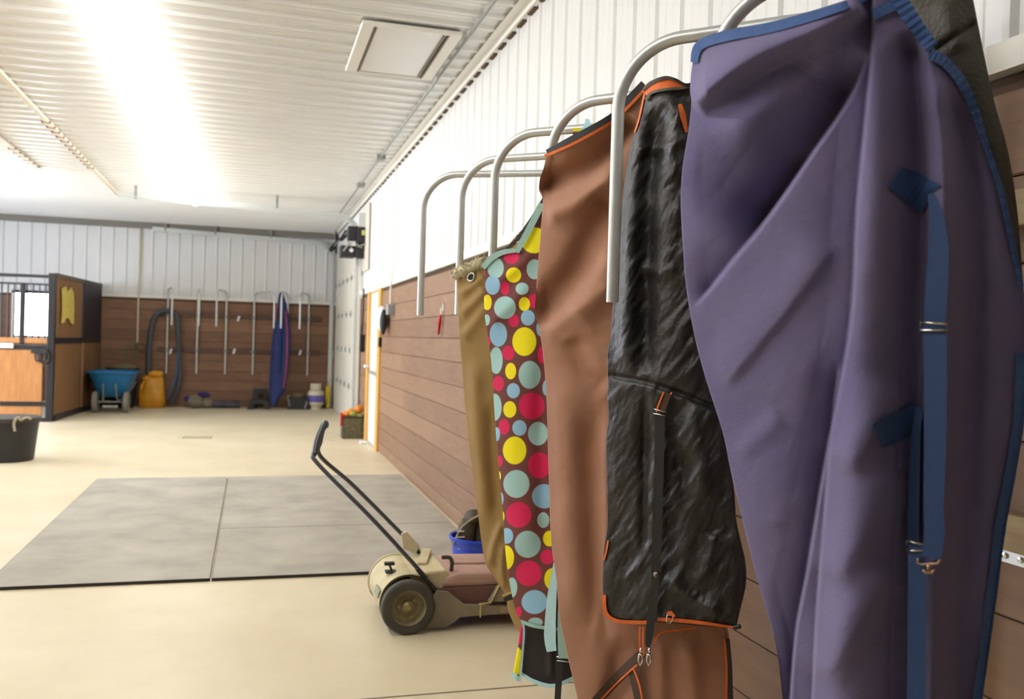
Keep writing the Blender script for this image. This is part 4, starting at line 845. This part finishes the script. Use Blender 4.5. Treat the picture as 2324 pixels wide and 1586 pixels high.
# ================================================================== BLUE BUCKET WITH BOOTS
tb2 = thing('bucket', (1.345, 5.2, 0), 'bright blue plastic bucket full of old boots beside the sweeper', 'bucket')
m = MB(); R = .19; m.lathe([(0, .004), (.15, .004), (.152, 0), (.158, 0), (.175, .205), (.18, .21), (.19, .245), (.198, .248), (.2, .262), (.192, .266), (.183, .26), (.168, .03), (0, .02)], (1.345, 5.2, 0.0), (0, 0, 1), 40); m.build('body', M['bucket'], tb2, smooth='auto')
m = MB(); m.tube(smoothpts([(1.155, 5.15, .22), (1.2, 5.1, .34), (1.3, 5.05, .42), (1.40, 5.05, .45)], 8), .006, 8); m.build('bail_handle', M['rope'], tb2, smooth='auto')
def boot(loc, rz, tilt, lab):
    t = thing('leather_boot', loc, lab, 'boot', 'old boots in the blue bucket'); Rm = Matrix.Rotation(rz, 3, 'Z') @ Matrix.Rotation(tilt, 3, 'X')
    m = MB(); rings = [(0, 0, .0, .045, .04), (0, 0, .06, .05, .044), (0, .005, .12, .052, .047), (0, .02, .17, .05, .055), (0, .05, .2, .043, .06)]
    seg = 16; vs = []; fs = []
    for (x, y, z, rx, ry) in rings:
        for k in range(seg): a = 2*PI*k/seg; q = 1+.08*math.sin(4*a+z*40); vs.append(Vector(loc)+Rm @ Vector((x+rx*q*math.cos(a), y+ry*q*math.sin(a), z)))
    for i in range(len(rings)-1):
        for k in range(seg): l = (k+1) % seg; fs.append((i*seg+k, i*seg+l, (i+1)*seg+l, (i+1)*seg+k))
    fs.append(tuple(reversed(range(seg)))); fs.append(tuple((len(rings)-1)*seg+k for k in range(seg))); m.add(vs, fs)
    m.build('shaft', M['boot'], t, smooth='auto')
    m = MB(); c = Vector(loc)+Rm @ Vector((0, .07, .2)); m.blob(c, (.045, .09, .04), noise=.05, seed=4); m.build('toe', M['boot'], t, smooth=True)
    m = MB()
    for k in range(4): p = Vector(loc)+Rm @ Vector((.0, -.048, .04+k*.035)); m.tube([p+Rm @ Vector((-.03, 0, 0)), p+Rm @ Vector((.03, 0, .012))], .004, 6)
    m.build('laces', M['rope'], t)
boot((1.24, 5.14, .17), -.9, .15, 'scuffed boot at the left of the blue bucket'); boot((1.33, 5.12, .19), .3, -.2, 'scuffed boot in the middle of the blue bucket'); boot((1.42, 5.2, .16), 1.2, .2, 'scuffed boot at the right of the blue bucket')
m = MB(); m.tube(smoothpts([(1.36, 5.03, .36), (1.32, 5.0, .28), (1.30, 4.99, .25), (1.305, 4.985, .19)], 6), .008, 8); tag(m.build('boot_strap', M['blackc'], smooth='auto'), 'dark strap hanging over the rim of the blue bucket', 'strap')

# ================================================================== RIGHT WALL SMALL THINGS
Y = 10.35
t = thing('switch_box_conduit', (WX-.03, Y, 1.7), 'grey electrical box with thin white conduit coming down the right wall near the door', 'electrical box')
m = MB(); m.tube([(WX-.03, Y, HC-.03), (WX-.03, Y, 2.35), (WX-.03, Y-.0, 2.2), (WX-.045, Y-.04, 2.1), (WX-.05, Y-.0, 2.0), (WX-.05, Y, 1.78)], .010, 8); m.build('conduit', M['trimw'], t, smooth='auto')
m = MB(); m.box((WX-.09, Y-.1, 1.68), (WX-.017, Y+.06, 1.8)); m.build('box', M['grey'], t, bevel=.004)
t = thing('cap', (WX-.05, 10.85, 1.6), 'white and black cap hanging by the electrical box', 'cap')
m = MB(); q = Vector((WX-.09, 10.72, 1.64)); m.blob(q, (.06, .16, .15), noise=.05, seed=2); m.build('crown', M['whitep'], t, smooth=True)
m = MB(); m.blob(q+Vector((.0, -.13, -.04)), (.045, .05, .15), noise=.04, seed=5); m.build('brim', M['blackp'], t, smooth=True)
m = MB(); m.box((WX-.05, 11.22, 1.3), (WX-.017, 11.3, 1.42)); tag(m.build('latch_block', M['black'], bevel=.006), 'small black fitting on the boards just right of the pine frame', 'latch')
t = thing('hoof_pick', (WX-.03, 7.49, 1.62), 'red-handled hoof pick hanging on a wire hook on the boards', 'hoof pick')
m = MB(); c = Vector((WX-.03, 7.49, 1.62)); m.tube([c+Vector((0, .045*math.cos(a), .055+.05*math.sin(a))) for a in np.linspace(0, 6.28, 17)[:-1]], .005, 6, closed=True); m.build('wire_loop', M['chrome'], t, smooth=True)
m = MB(); m.tube([c+Vector((-.01, .01, .0)), c+Vector((-.012, .03, -.06)), c+Vector((-.012, .06, -.16))], [.012, .017, .01], 10); m.build('handle', M['red'], t, smooth=True)
t = thing('pull_cord', (WX-.03, 12.95, 1.6), 'black cord hanging beside the overhead door jamb', 'cord')
m = MB(); m.tube(smoothpts([(WX-.05, 13.0, 2.1), (WX-.05, 12.95, 1.8), (WX-.05, 13.02, 1.5), (WX-.05, 12.97, 1.3)], 6), .012, 8); m.build('cord', M['black'], t, smooth='auto')
m = MB(); m.box((WX-.08, 12.95, 1.2), (WX-.017, 13.08, 1.45)); m.build('holder', M['black'], t, bevel=.01)
m = MB(); m.box((1.41, 12.05, .001), (1.5, 12.16, .035)); tag(m.build('door_stop', M['whitep'], bevel=.008), 'small white door stop on the floor by the pine frame', 'door stop')
# garage door opener
t = thing('door_opener', (1.35, 13.5, 2.9), 'black garage door opener motor in the corner above the overhead door', 'door opener')
f3 = lambda px, py, y=13.2: on(px, py, 1, y)
def pbox(mb, px0, py0, px1, py1, y, dy):
    a = f3(px0, py0, y); b = f3(px1, py1, y); mb.box((a.x, y, b.z), (b.x, y+dy, a.z))
m = MB(); pbox(m, 812, 516, 838, 552, 13.1, .3); pbox(m, 791, 512, 812, 545, 13.15, .22); m.build('motor', M['black'], t, bevel=.01)
m = MB(); pbox(m, 774, 556, 806, 584, 13.2, .25); pbox(m, 810, 552, 838, 586, 13.15, .2); m.build('gear_case', M['blackp'], t, bevel=.01)
m = MB(); pbox(m, 815, 482, 830, 515, 13.12, .12); m.build('mounting_channel', M['galv'], t, bevel=.003)
m = MB()
for (a, b) in (((788, 545), (798, 560)), ((779, 570), (792, 552)), ((806, 552), (822, 562)), ((770, 540), (783, 520)), ((812, 560), (840, 548))):
    m.tube([f3(*a, 13.05), f3(*b, 13.05)], .012, 8)
m.build('cable', M['galvd'], t, smooth='auto')
m = MB(); c = f3(825, 528, 13.08); m.obox(c, (.05, .01, .07)); m.build('indicator', mat('pale_green_label', (190, 196, 120), .5), t)
m = MB(); c = f3(797, 568, 13.18); m.lathe([(0, 0), (.03, 0), (.03, .02), (0, .02)], c, (0, -1, 0), 14); m.build('pulley', M['chrome'], t)
m = MB(); m.box((WX-.035, 12.75, 2.36), (WX-.016, 13.35, 3.3)); tag(m.build('backing_panel', mat('cream_panel', (206, 200, 184), .5), bevel=.004), 'cream panel on the right wall behind the opener', 'panel')
t = thing('electrical_disconnect', (1.35, 17.0, 2.7), 'dark hardware at the far top of the overhead door', 'door hardware')
m = MB(); a = on(770, 535, 1, 17.7); m.obox(a, (.14, .1, .2)); m.tube([a+Vector((-.05, 0, -.1)), a+Vector((-.05, 0, -.35))], .02, 8); m.build('bracket', M['blackp'], t, bevel=.01)

# tote by the door
t = thing('wire_basket', (1.39, 12.75, 0), 'dark mesh basket heaped with toys beside the overhead door', 'basket')
m = MB(); x0, x1, y0, y1 = 1.235, 1.53, 12.66, 12.95
for (a, b) in (((x0, y0, .01), (x1, y0+.012, .3)), ((x0, y1-.012, .01), (x1, y1, .3)), ((x0, y0, .01), (x0+.012, y1, .3)), ((x1-.012, y0, .01), (x1, y1, .3)), ((x0, y0, .002), (x1, y1, .014))): m.box(a, b)
m.build('body', M['wire'], t, bevel=.004)
m = MB(); m.tube([(x0, y0, .3), (x1, y0, .3), (x1, y1, .3), (x0, y1, .3)], .01, 8, closed=True); m.build('rim', M['blackp'], t)
m = MB(); m.box((x0-.03, y0+.02, .18), (x0-.004, y0+.08, .36)); tag(m.build('red_holder', M['red'], bevel=.004), 'red plastic piece clipped at the left of the mesh basket', 'holder')
balls = [((1.29, 12.75, .33), .055, 'orangeb', 'orange fuzzy toy at the left in the mesh basket'), ((1.38, 12.72, .34), .055, 'greenb', 'dull green toy in the middle of the mesh basket'), ((1.46, 12.78, .4), .065, 'orangeb', 'orange ball, topmost in the mesh basket'),
         ((1.47, 12.71, .30), .05, 'greenb', 'dull green toy low at the right of the mesh basket'), ((1.36, 12.84, .36), .05, 'orangeb', 'orange toy at the back of the mesh basket')]
for i, (c, r, mm, lab) in enumerate(balls):
    m = MB(); m.blob(c, (r, r, r*.9), noise=.12, seed=i+3); tag(m.build('toy_ball', M[mm], smooth=True), lab, 'toy', 'toys in the mesh basket')

# ================================================================== FAR WALL THINGS
# PVC pipe
t = thing('conduit_drop', (-2.05, 18.1, 1.2), 'thin cream pipe running down the far wall to behind the wheelbarrow', 'pipe')
m = MB(); m.tube([(-2.05, YF-.045, HC-.03), (-2.05, YF-.045, 1.16)], .016, 10); m.build('pipe', M['pvc'], t, smooth='auto')
t = thing('hose', (-1.6, 18.0, 0), 'dark hose looped over the first rack on the far wall', 'hose')
H = [on(x, y, 1, 18.02) for x, y in ((337, 862), (338, 800), (343, 748), (352, 718), (368, 706), (385, 706), (400, 714), (405, 740), (405, 790), (409, 850), (404, 880), (396, 897))]
m = MB(); m.tube(smoothpts(H, 6), [.05-.012*(i/66) for i in range(len(smoothpts(H, 6)))], 12); m.build('main_hose', M['rdark'], t, smooth='auto')
m = MB(); m.tube(smoothpts([on(x, y, 1, 17.93) for x, y in ((404, 800), (400, 850), (390, 880), (380, 905))], 6), .018, 8); m.build('thin_line', mat('blue_line', (60, 90, 130), .5), t, smooth='auto')
H2 = [on(x, y, 1, 18.0) for x, y in ((400, 715), (404, 800), (406, 850), (398, 895), (390, 918))]
m = MB(); m.tube(smoothpts(H2, 6), .03, 8); m.build('hose_end', M['rdark'], t, smooth='auto')

# wheelbarrow
wbt = thing('wheelbarrow', (-2.29, 17.0, 0), 'blue poly wheelbarrow with two grey wheels parked by the stall', 'wheelbarrow')
c = Vector((-2.29, 17.05, 0))
m = MB()
def loopr(z, hx, hy, oy, seg=28, p=4):
    out = []
    for k in range(seg):
        a = 2*PI*k/seg; ca, sa = math.cos(a), math.sin(a); out.append((c.x+hx*math.copysign(abs(ca)**(2/p), ca), c.y+oy+hy*math.copysign(abs(sa)**(2/p), sa), z))
    return out
rings = [loopr(.265, .2, .33, .05), loopr(.30, .235, .36, .04), loopr(.5, .31, .44, .0), loopr(.66, .37, .5, 0), loopr(.675, .41, .53, 0), loopr(.695, .41, .53, 0), loopr(.7, .385, .51, 0), loopr(.68, .36, .49, 0), loopr(.5, .3, .43, .0), loopr(.29, .21, .33, .04)]
vs = [v for r_ in rings for v in r_]; n_ = 28; fs = []
for i in range(len(rings)-1):
    for k in range(n_): l = (k+1) % n_; fs.append((i*n_+k, i*n_+l, (i+1)*n_+l, (i+1)*n_+k))
fs.append(tuple(reversed(range(n_)))); fs.append(tuple((len(rings)-1)*n_+k for k in range(n_))); m.add(vs, fs); m.build('tray', M['plastic_blue'], wbt, smooth='auto')
for x in (-.245, .245):
    m = MB(); m.lathe([(.07, -.042), (.155, -.045), (.178, -.03), (.182, 0), (.178, .03), (.155, .045), (.07, .042), (.07, -.042)], (c.x+x, c.y-.3, .183), (1, 0, 0), 28, caps=False); tt = m.build('wheel', mat('grey_tyre', (128, 122, 112), .7), wbt, smooth='auto')
    m = MB(); m.lathe([(0, -.03), (.075, -.03), (.08, 0), (.075, .03), (0, .03)], (c.x+x, c.y-.3, .183), (1, 0, 0), 20); m.build('hub', M['blackp'], tt, smooth='auto')
m = MB(); m.tube([(c.x-.3, c.y-.3, .183), (c.x+.3, c.y-.3, .183)], .014, 8)
for s_ in (-1, 1):
    m.tube([(c.x+s_*.1, c.y-.51, .5), (c.x+s_*.105, c.y-.40, .27), (c.x+s_*.13, c.y-.34, .185)], .014, 8)
    m.tube([(c.x+s_*.12, c.y-.3, .2), (c.x+s_*.2, c.y+.0, .27), (c.x+s_*.28, c.y+.35, .42), (c.x+s_*.3, c.y+.5, .5)], .016, 8)
m.tube([(c.x-.12, c.y-.34, .1), (c.x+.12, c.y-.34, .1)], .03, 8)
m.build('frame', M['galvd'], wbt, smooth='auto')
m = MB()
for s_ in (-1, 1): m.tube([(c.x+s_*.24, c.y+.3, .3), (c.x+s_*.24, c.y+.4, .02)], .014, 8)
m.build('rear_legs', M['black'], wbt, smooth='auto')
# muck tub behind with green cord
t = thing('muck_tub', (-2.22, 17.86, 0), 'dark round tub heaped with hay behind the blue wheelbarrow', 'tub')
m = MB(); m.lathe([(.0, .01), (.2, .01), (.27, .68), (.29, .69), (.29, .73), (.27, .73), (.25, .68), (0, .66)], (-2.25, 17.85, 0), (0, 0, 1), 28); m.build('body', M['blackp'], t, smooth='auto')
m = MB(); m.blob((-2.25, 17.85, .73), (.26, .26, .07), noise=.1, seed=9); tag(m.build('hay_heap', mat('hay', (130, 118, 78), .9, rgb2=(96, 84, 56), scale=30), smooth=True), 'heap of dull hay on top of the dark tub', 'hay', kind='stuff')
t = thing('garden_cord', (-2.2, 17.9, .8), 'thin green cord arching up from the dark tub to the cream pipe', 'cord')
m = MB(); m.tube(smoothpts([on(x, y, 1, 17.95) for x, y in ((286, 822), (287, 800), (292, 785), (303, 779), (311, 785), (310, 800), (308, 822))], 6), .008, 8); m.build('cord', M['green'], t, smooth='auto')
m = MB(); m.tube(smoothpts([on(x, y, 1, 18.05) for x, y in ((306, 783), (318, 777), (330, 785), (326, 797), (312, 795))], 6), .012, 8, closed=True); m.build('coil', mat('faded_coil', (96, 78, 58), .7), t, smooth='auto')
# feed bag
t = thing('feed_bag', (-1.76, 17.9, 0), 'crumpled yellow feed bag with a folded top standing by the far wall', 'bag')
m = MB(); rings = []; seg = 28
for i, (z, hx, hy, ox) in enumerate([(0, .2, .13, 0), (.02, .225, .15, 0), (.15, .225, .16, 0), (.3, .205, .14, .0), (.42, .2, .11, .01), (.52, .17, .08, .02), (.58, .14, .06, .04)]):
    for k in range(seg):
        a = 2*PI*k/seg; q = 1+.05*math.sin(5*a+z*9)+.04*math.sin(9*a-z*14); rings.append((-1.75+ox+hx*q*math.copysign(abs(math.cos(a))**.6, math.cos(a)), 17.9+hy*q*math.copysign(abs(math.sin(a))**.7, math.sin(a)), z))
fs = [(i*seg+k, i*seg+(k+1) % seg, (i+1)*seg+(k+1) % seg, (i+1)*seg+k) for i in range(6) for k in range(seg)] + [tuple(reversed(range(seg))), tuple(6*seg+k for k in range(seg))]
m.add(rings, fs); m.build('sack', M['feed'], t, smooth=True)
m = MB(); m.blob((-1.69, 17.86, .62), (.14, .055, .065), noise=.16, seed=4); m.blob((-1.84, 17.84, .53), (.09, .05, .06), noise=.15, seed=8)
m.build('folded_top', M['feed'], t, smooth=True)
m = MB(); m.tube([(-1.95, 17.77, .18), (-1.92, 17.76, .4), (-1.87, 17.78, .5)], [.02, .035, .02], 8); m.build('side_fold', M['feed'], t, smooth=True)
# pile on the floor
t = thing('cloth_pile', (-.9, 17.85, 0), 'heap of dusty grey and violet tack on the floor under the racks', 'tack pile')
m = MB(); m.blob((-.98, 17.85, .12), (.17, .12, .12), noise=.2, seed=1); m.blob((-.78, 17.88, .09), (.14, .1, .1), noise=.2, seed=2); m.build('dusty_cloth', M['khaki'], t, smooth=True)
m = MB(); m.blob((-.84, 17.86, .25), (.11, .08, .045), noise=.18, seed=3); m.blob((-1.13, 17.83, .17), (.05, .05, .05), noise=.1, seed=5); m.build('violet_cloth', M['purplef'], t, smooth=True)
m = MB(); m.lathe([(0, 0), (.06, 0), (.07, .02), (.07, .48), (.06, .5), (0, .5)], (-.68, 17.88, .072), (1, 0, 0), 18); tag(m.build('foam_roller', mat('dusty_dark_roll', (78, 74, 84), .7, rgb2=(50, 46, 54), scale=6), smooth='auto'), 'dark dusty roll lying on the floor beside the tack heap', 'roll')
# mounting step
t = thing('mounting_step', (.14, 17.8, 0), 'black plastic two-tier mounting step by the far wall', 'step stool')
m = MB(); X0, X1 = -.05, .36
m.prism([(X0, 17.62, 0), (X0+.06, 17.62, .18), (X1-.04, 17.62, .18), (X1, 17.62, 0), (X1-.1, 17.62, 0), (X1-.12, 17.62, .1), (X0+.13, 17.62, .1), (X0+.11, 17.62, 0)], (0, .2, 0)); m.build('lower_step', M['blackp'], t, bevel=.006)
m = MB(); m.prism([(X0+.06, 17.82, 0), (X0+.1, 17.82, .38), (X1-.06, 17.82, .38), (X1-.02, 17.82, 0), (X1-.1, 17.82, 0), (X1-.12, 17.82, .28), (X0+.2, 17.82, .28), (X0+.18, 17.82, 0)], (0, .2, 0)); m.build('upper_step', M['blackp'], t, bevel=.006)
m = MB(); m.box((X0+.1, 17.81, .38), (X1-.07, 18.03, .40)); m.build('tread', mat('dusty_tread', (112, 100, 84), .8), t, bevel=.003)
# far blue blanket
t = thing('horse_blanket', (.5, 17.9, 0), 'royal blue horse blanket with pink trim hanging alone on the far wall', 'horse blanket')
BD, Bd = Vector((.5, 17.62, 0)), Vector((-1, .12, 0)).normalized()
fb = Cloth(BD, Bd, .0, [(632, 672), (637, 662), (644, 670)], [(644, 670), (652, 700), (660, 760), (655, 830), (648, 880), (634, 905), (626, 920)], [(614, 916), (620, 922), (626, 920)], [(632, 672), (626, 720), (618, 770), (613, 830), (611, 880), (614, 916)], 50, 120,
           feats=[([(640, 690), (643, 760), (640, 860)], -.04, 4, 4), ([(630, 720), (626, 800), (622, 890)], .03, 7, 7)], bulge=.05, thick=.12)
fb.mesh('canvas', M['royal'], t)
fb.ribbon('pink_trim', M['pinkt'], t, [(648, 705), (652, 760), (650, 830), (643, 880)], 3.5, lift=.01, th=.01, wob=.008)
fb.ribbon('pink_trim', M['pinkt'], t, [(631, 690), (627, 710), (625, 728)], 2.5, lift=.01, th=.01)
fb.ribbon('dark_opening', M['blackp'], t, [(631, 700), (630, 718), (634, 728)], [4, 8, 5], lift=.006, th=.01)
# black crate
t = thing('tool_crate', (.88, 17.8, 0), 'low black crate of gear between the blue blanket and the gas tank', 'crate')
m = MB(); m.prism([(.68, 17.68, 0), (.72, 17.68, .22), (1.06, 17.68, .2), (1.08, 17.68, 0)], (0, .28, 0)); m.build('body', M['blackp'], t, bevel=.01)
m = MB(); m.blob((.88, 17.82, .25), (.14, .1, .07), noise=.15, seed=3); m.build('lid_bulge', mat('dusty_brown', (96, 78, 58), .8), t, smooth=True)
m = MB(); m.tube([(.72, 17.66, .06), (.68, 17.66, .25), (.72, 17.66, .27)], .012, 6); m.tube([(1.0, 17.66, .02), (1.04, 17.66, .16)], .015, 6); m.build('handle', M['galvd'], t, smooth='auto')
# propane tank
t = thing('propane_tank', (1.21, 17.82, 0), 'cream propane tank with a violet band by the far wall', 'gas tank')
m = MB(); m.lathe([(.0, .0), (.11, 0), (.11, .04), (.12, .06), (.155, .1), (.158, .3), (.14, .345), (.08, .375), (.03, .38), (0, .38)], (1.21, 17.82, 0), (0, 0, 1), 28); m.build('body', M['propane'], t, smooth='auto')
m = MB(); m.lathe([(.158, .14), (.161, .14), (.161, .27), (.158, .27)], (1.21, 17.82, 0), (0, 0, 1), 28); m.build('band', M['label'], t, smooth='auto')
m = MB()
for k in range(14):
    a = 2*PI*k/16+.5; m.obox((1.21+.1*math.cos(a), 17.82+.1*math.sin(a), .43), (.012, .042, .12), Matrix.Rotation(a, 3, 'Z'))
m.build('collar', M['propane'], t); m = MB(); m.tube([(1.21, 17.82, .38), (1.21, 17.82, .46)], .02, 10); m.build('valve', M['galvd'], t)
# broom-like stick, yellow board
t = thing('walking_stick', (1.45, 18.0, 0), 'thin brown stick with a red and white top leaning in the far corner', 'stick')
a, b_ = on(739, 922, 1, 17.95), on(752, 825, 1, 18.1)
a.z = .002
m = MB(); m.tube([a, b_], .012, 8); m.build('shaft', mat('stick_brown', (96, 76, 50), .7), t, smooth='auto')
m = MB(); e = b_+Vector((.012, 0, .33)); m.tube([b_, b_.lerp(e, .3)], .03, 8); m.tube([b_.lerp(e, .75), e], .03, 8); m.build('red_end', M['red'], t, smooth='auto')
m = MB(); m.tube([b_.lerp(e, .3), b_.lerp(e, .75)], .028, 8); m.build('white_middle', M['whitep'], t, smooth='auto')
m = MB(); m.prism([(1.40, 17.95, .002), (1.48, 17.95, .002), (1.5, 18.0, .44), (1.42, 18.0, .44), (1.40, 17.99, .3)], (0, .03, 0)); tag(m.build('yellow_board', M['yel'], bevel=.006), 'bright yellow plastic board standing in the far corner', 'board')

# ================================================================== STALL
st = thing('horse_stall', (-3.6, 16.5, 0), 'horse stall with black steel frame, barred front and wood plank panels', 'horse stall')
SX0, SX, SY = -7.4, -2.9, 15.04; SXB, SYB = -2.70, YF-.06
m = MB(); m.box((SX-.06, SY-.03, 0), (SX+.04, SY+.07, 2.24)); m.build('corner_post', M['black'], st, bevel=.006)
m = MB(); m.box((SXB-.03, SYB-.06, 0), (SXB+.03, SYB, 2.26)); m.build('rear_post', M['black'], st, bevel=.006)
m = MB(); m.box((SX0, SY, 2.16), (SX-.06, SY+.05, 2.21)); m.box((SX0, SY, 2.05), (SX-.06, SY+.05, 2.08)); m.build('top_rail', M['black'], st)
m = MB(); m.box((SX0, SY-.005, 1.18), (SX-.06, SY+.055, 1.255)); m.build('middle_rail', M['stallw'], st)
m = MB(); m.box((SX0, SY-.01, 1.08), (SX-.06, SY+.06, 1.15)); m.build('door_channel', M['black'], st)
m = MB(); m.box((SX0, SY, .30), (SX-.12, SY+.05, 1.08)); m.build('lower_panel', M['stallw'], st, bevel=.004)
m = MB(); m.box((SX0, SY-.01, .235), (SX-.06, SY+.05, .30)); m.box((SX0, SY-.01, .0), (SX-.06, SY+.05, .06)); m.build('bottom_rail', M['black'], st)
m = MB(); m.box((SX0, SY, .06), (SX-.12, SY+.04, .235)); m.build('kick_board', M['stallw'], st)
x = SX-.10
k = 0
while x > SX0:
    m = MB(); m.tube([(x, SY+.025, 1.24), (x, SY+.025, 2.07)], .011, 8); m.build('grille_bar', M['black'], st, smooth='auto'); x -= .085; k += 1
for xx in (-3.31,):
    m = MB(); m.box((xx-.02, SY-.02, 1.16), (xx+.03, SY+.06, 2.08)); m.build('door_stile', M['black'], st)
def sidepanel(y0, y1, z0, z1, th, name, mm, out=0):
    def X_(y): return SX+(SXB-SX)*(y-SY)/(SYB-SY)
    m = MB(); m.hexa([(X_(y0)+out, y0, z0), (X_(y0)+out+th, y0, z0), (X_(y1)+out+th, y1, z0), (X_(y1)+out, y1, z0), (X_(y0)+out, y0, z1), (X_(y0)+out+th, y0, z1), (X_(y1)+out+th, y1, z1), (X_(y1)+out, y1, z1)])
    return m.build(name, mm, st)
ym = 16.75
sidepanel(SY+.08, ym, .08, 1.2, .03, 'side_panel', M['stalls']); sidepanel(ym+.06, SYB-.06, .08, 1.2, .03, 'side_panel', M['stalls'])
sidepanel(SY+.08, ym-.05, 1.28, 2.2, .03, 'side_panel', M['stalls']); sidepanel(ym, SYB-.06, 1.27, 2.2, .035, 'upper_black_panel', M['board'])
sidepanel(ym-.0, ym+.05, .05, 1.2, .045, 'side_batten', mat('batten_tan', (150, 118, 82), .6))
sidepanel(SY+.07, SYB-.06, 1.18, 1.27, .045, 'side_rail', M['black']); sidepanel(SY+.07, SYB-.06, 0, .09, .05, 'side_base_rail', M['black'])
sidepanel(SY+.07, ym, 2.19, 2.25, .045, 'side_top_rail', mat('dusty_rail', (96, 84, 70), .6)); sidepanel(ym, SYB-.06, 2.19, 2.25, .045, 'side_top_rail', M['black'])
# hide on side
hide = [(140, 655), (148, 650), (153, 662), (160, 652), (166, 664), (167, 700), (166, 736), (159, 733), (155, 722), (149, 722), (146, 730), (139, 734), (141, 700)]
pts = [onp(px, py, Vector((SX+.055, SY, 0)), Vector((SYB-SY, SX-SXB, 0)).normalized()) for (px, py) in hide]
m = MB(); m.prism(pts, (.012, 0, 0)); tag(m.build('hanging_hide', M['hide']), 'pale yellow notched hide hanging on the stall side', 'hide')
# halter / straps on post
t = thing('halter', (-2.98, 14.98, 1.0), 'black halter hanging from the stall front beside the corner post', 'halter')
m = MB()
for (x, r_) in ((-3.02, .05), (-3.07, .04), (-2.98, .06)):
    m.tube([(x+r_*math.cos(a), 14.99, .98+r_*1.7*math.sin(a)) for a in np.linspace(0, 6.28, 15)[:-1]], .012, 6, closed=True)
m.build('straps', M['blackp'], t, smooth=True)
m = MB(); m.box((-3.17, 14.975, 1.03), (-2.95, 15.02, 1.1)); m.build('noseband', M['blackp'], t, bevel=.008)
m = MB(); m.box((-3.62, 14.985, 1.10), (-3.41, 15.025, 1.17)); tag(m.build('name_plate', M['whitep'], bevel=.003), 'blank white plate on the stall front at the left edge', 'plate')
m = MB(); m.tube([(-3.64, 14.9, 1.1), (-3.53, 14.78, .16)], .02, 8); tag(m.build('yellow_stick', M['pine'], smooth='auto'), 'yellow wooden handle leaning on the stall front at the left edge', 'handle')
m = MB(); m.lathe([(0, 0), (.11, 0), (.13, .02), (.13, .22), (.1, .26), (0, .26)], (-3.68, 14.7, .3), (0, 0, 1), 20)
# black tub front left
t = thing('rubber_tub', (-2.44, 10.72, 0), 'black rubber tub with a rope handle at the left edge of the floor', 'tub')
m = MB(); cc = (-2.47, 10.72, 0); m.lathe([(0, .006), (.24, .006), (.245, 0), (.255, .01), (.30, .42), (.315, .425), (.315, .46), (.295, .46), (.285, .42), (.235, .03), (0, .025)], cc, (0, 0, 1), 40); m.build('body', M['blackp'], t, smooth='auto')
m = MB(); m.lathe([(.30, .415), (.318, .415), (.322, .44), (.318, .463), (.295, .463)], cc, (0, 0, 1), 40); m.build('rim', mat('dusty_rim_rubber', (64, 58, 52), .7), t, smooth='auto')
m = MB(); A_ = Vector((-2.28, 10.42, .45)); m.tube(smoothpts([A_, A_+Vector((-.03, -.02, .03)), A_+Vector((-.06, -.02, -.03)), A_+Vector((-.05, -.02, -.11))], 5), .014, 8); m.tube(smoothpts([A_, A_+Vector((.05, .02, .03)), A_+Vector((.09, .03, .01))], 5), .012, 8); m.build('rope_handle', M['rope'], t, smooth='auto')
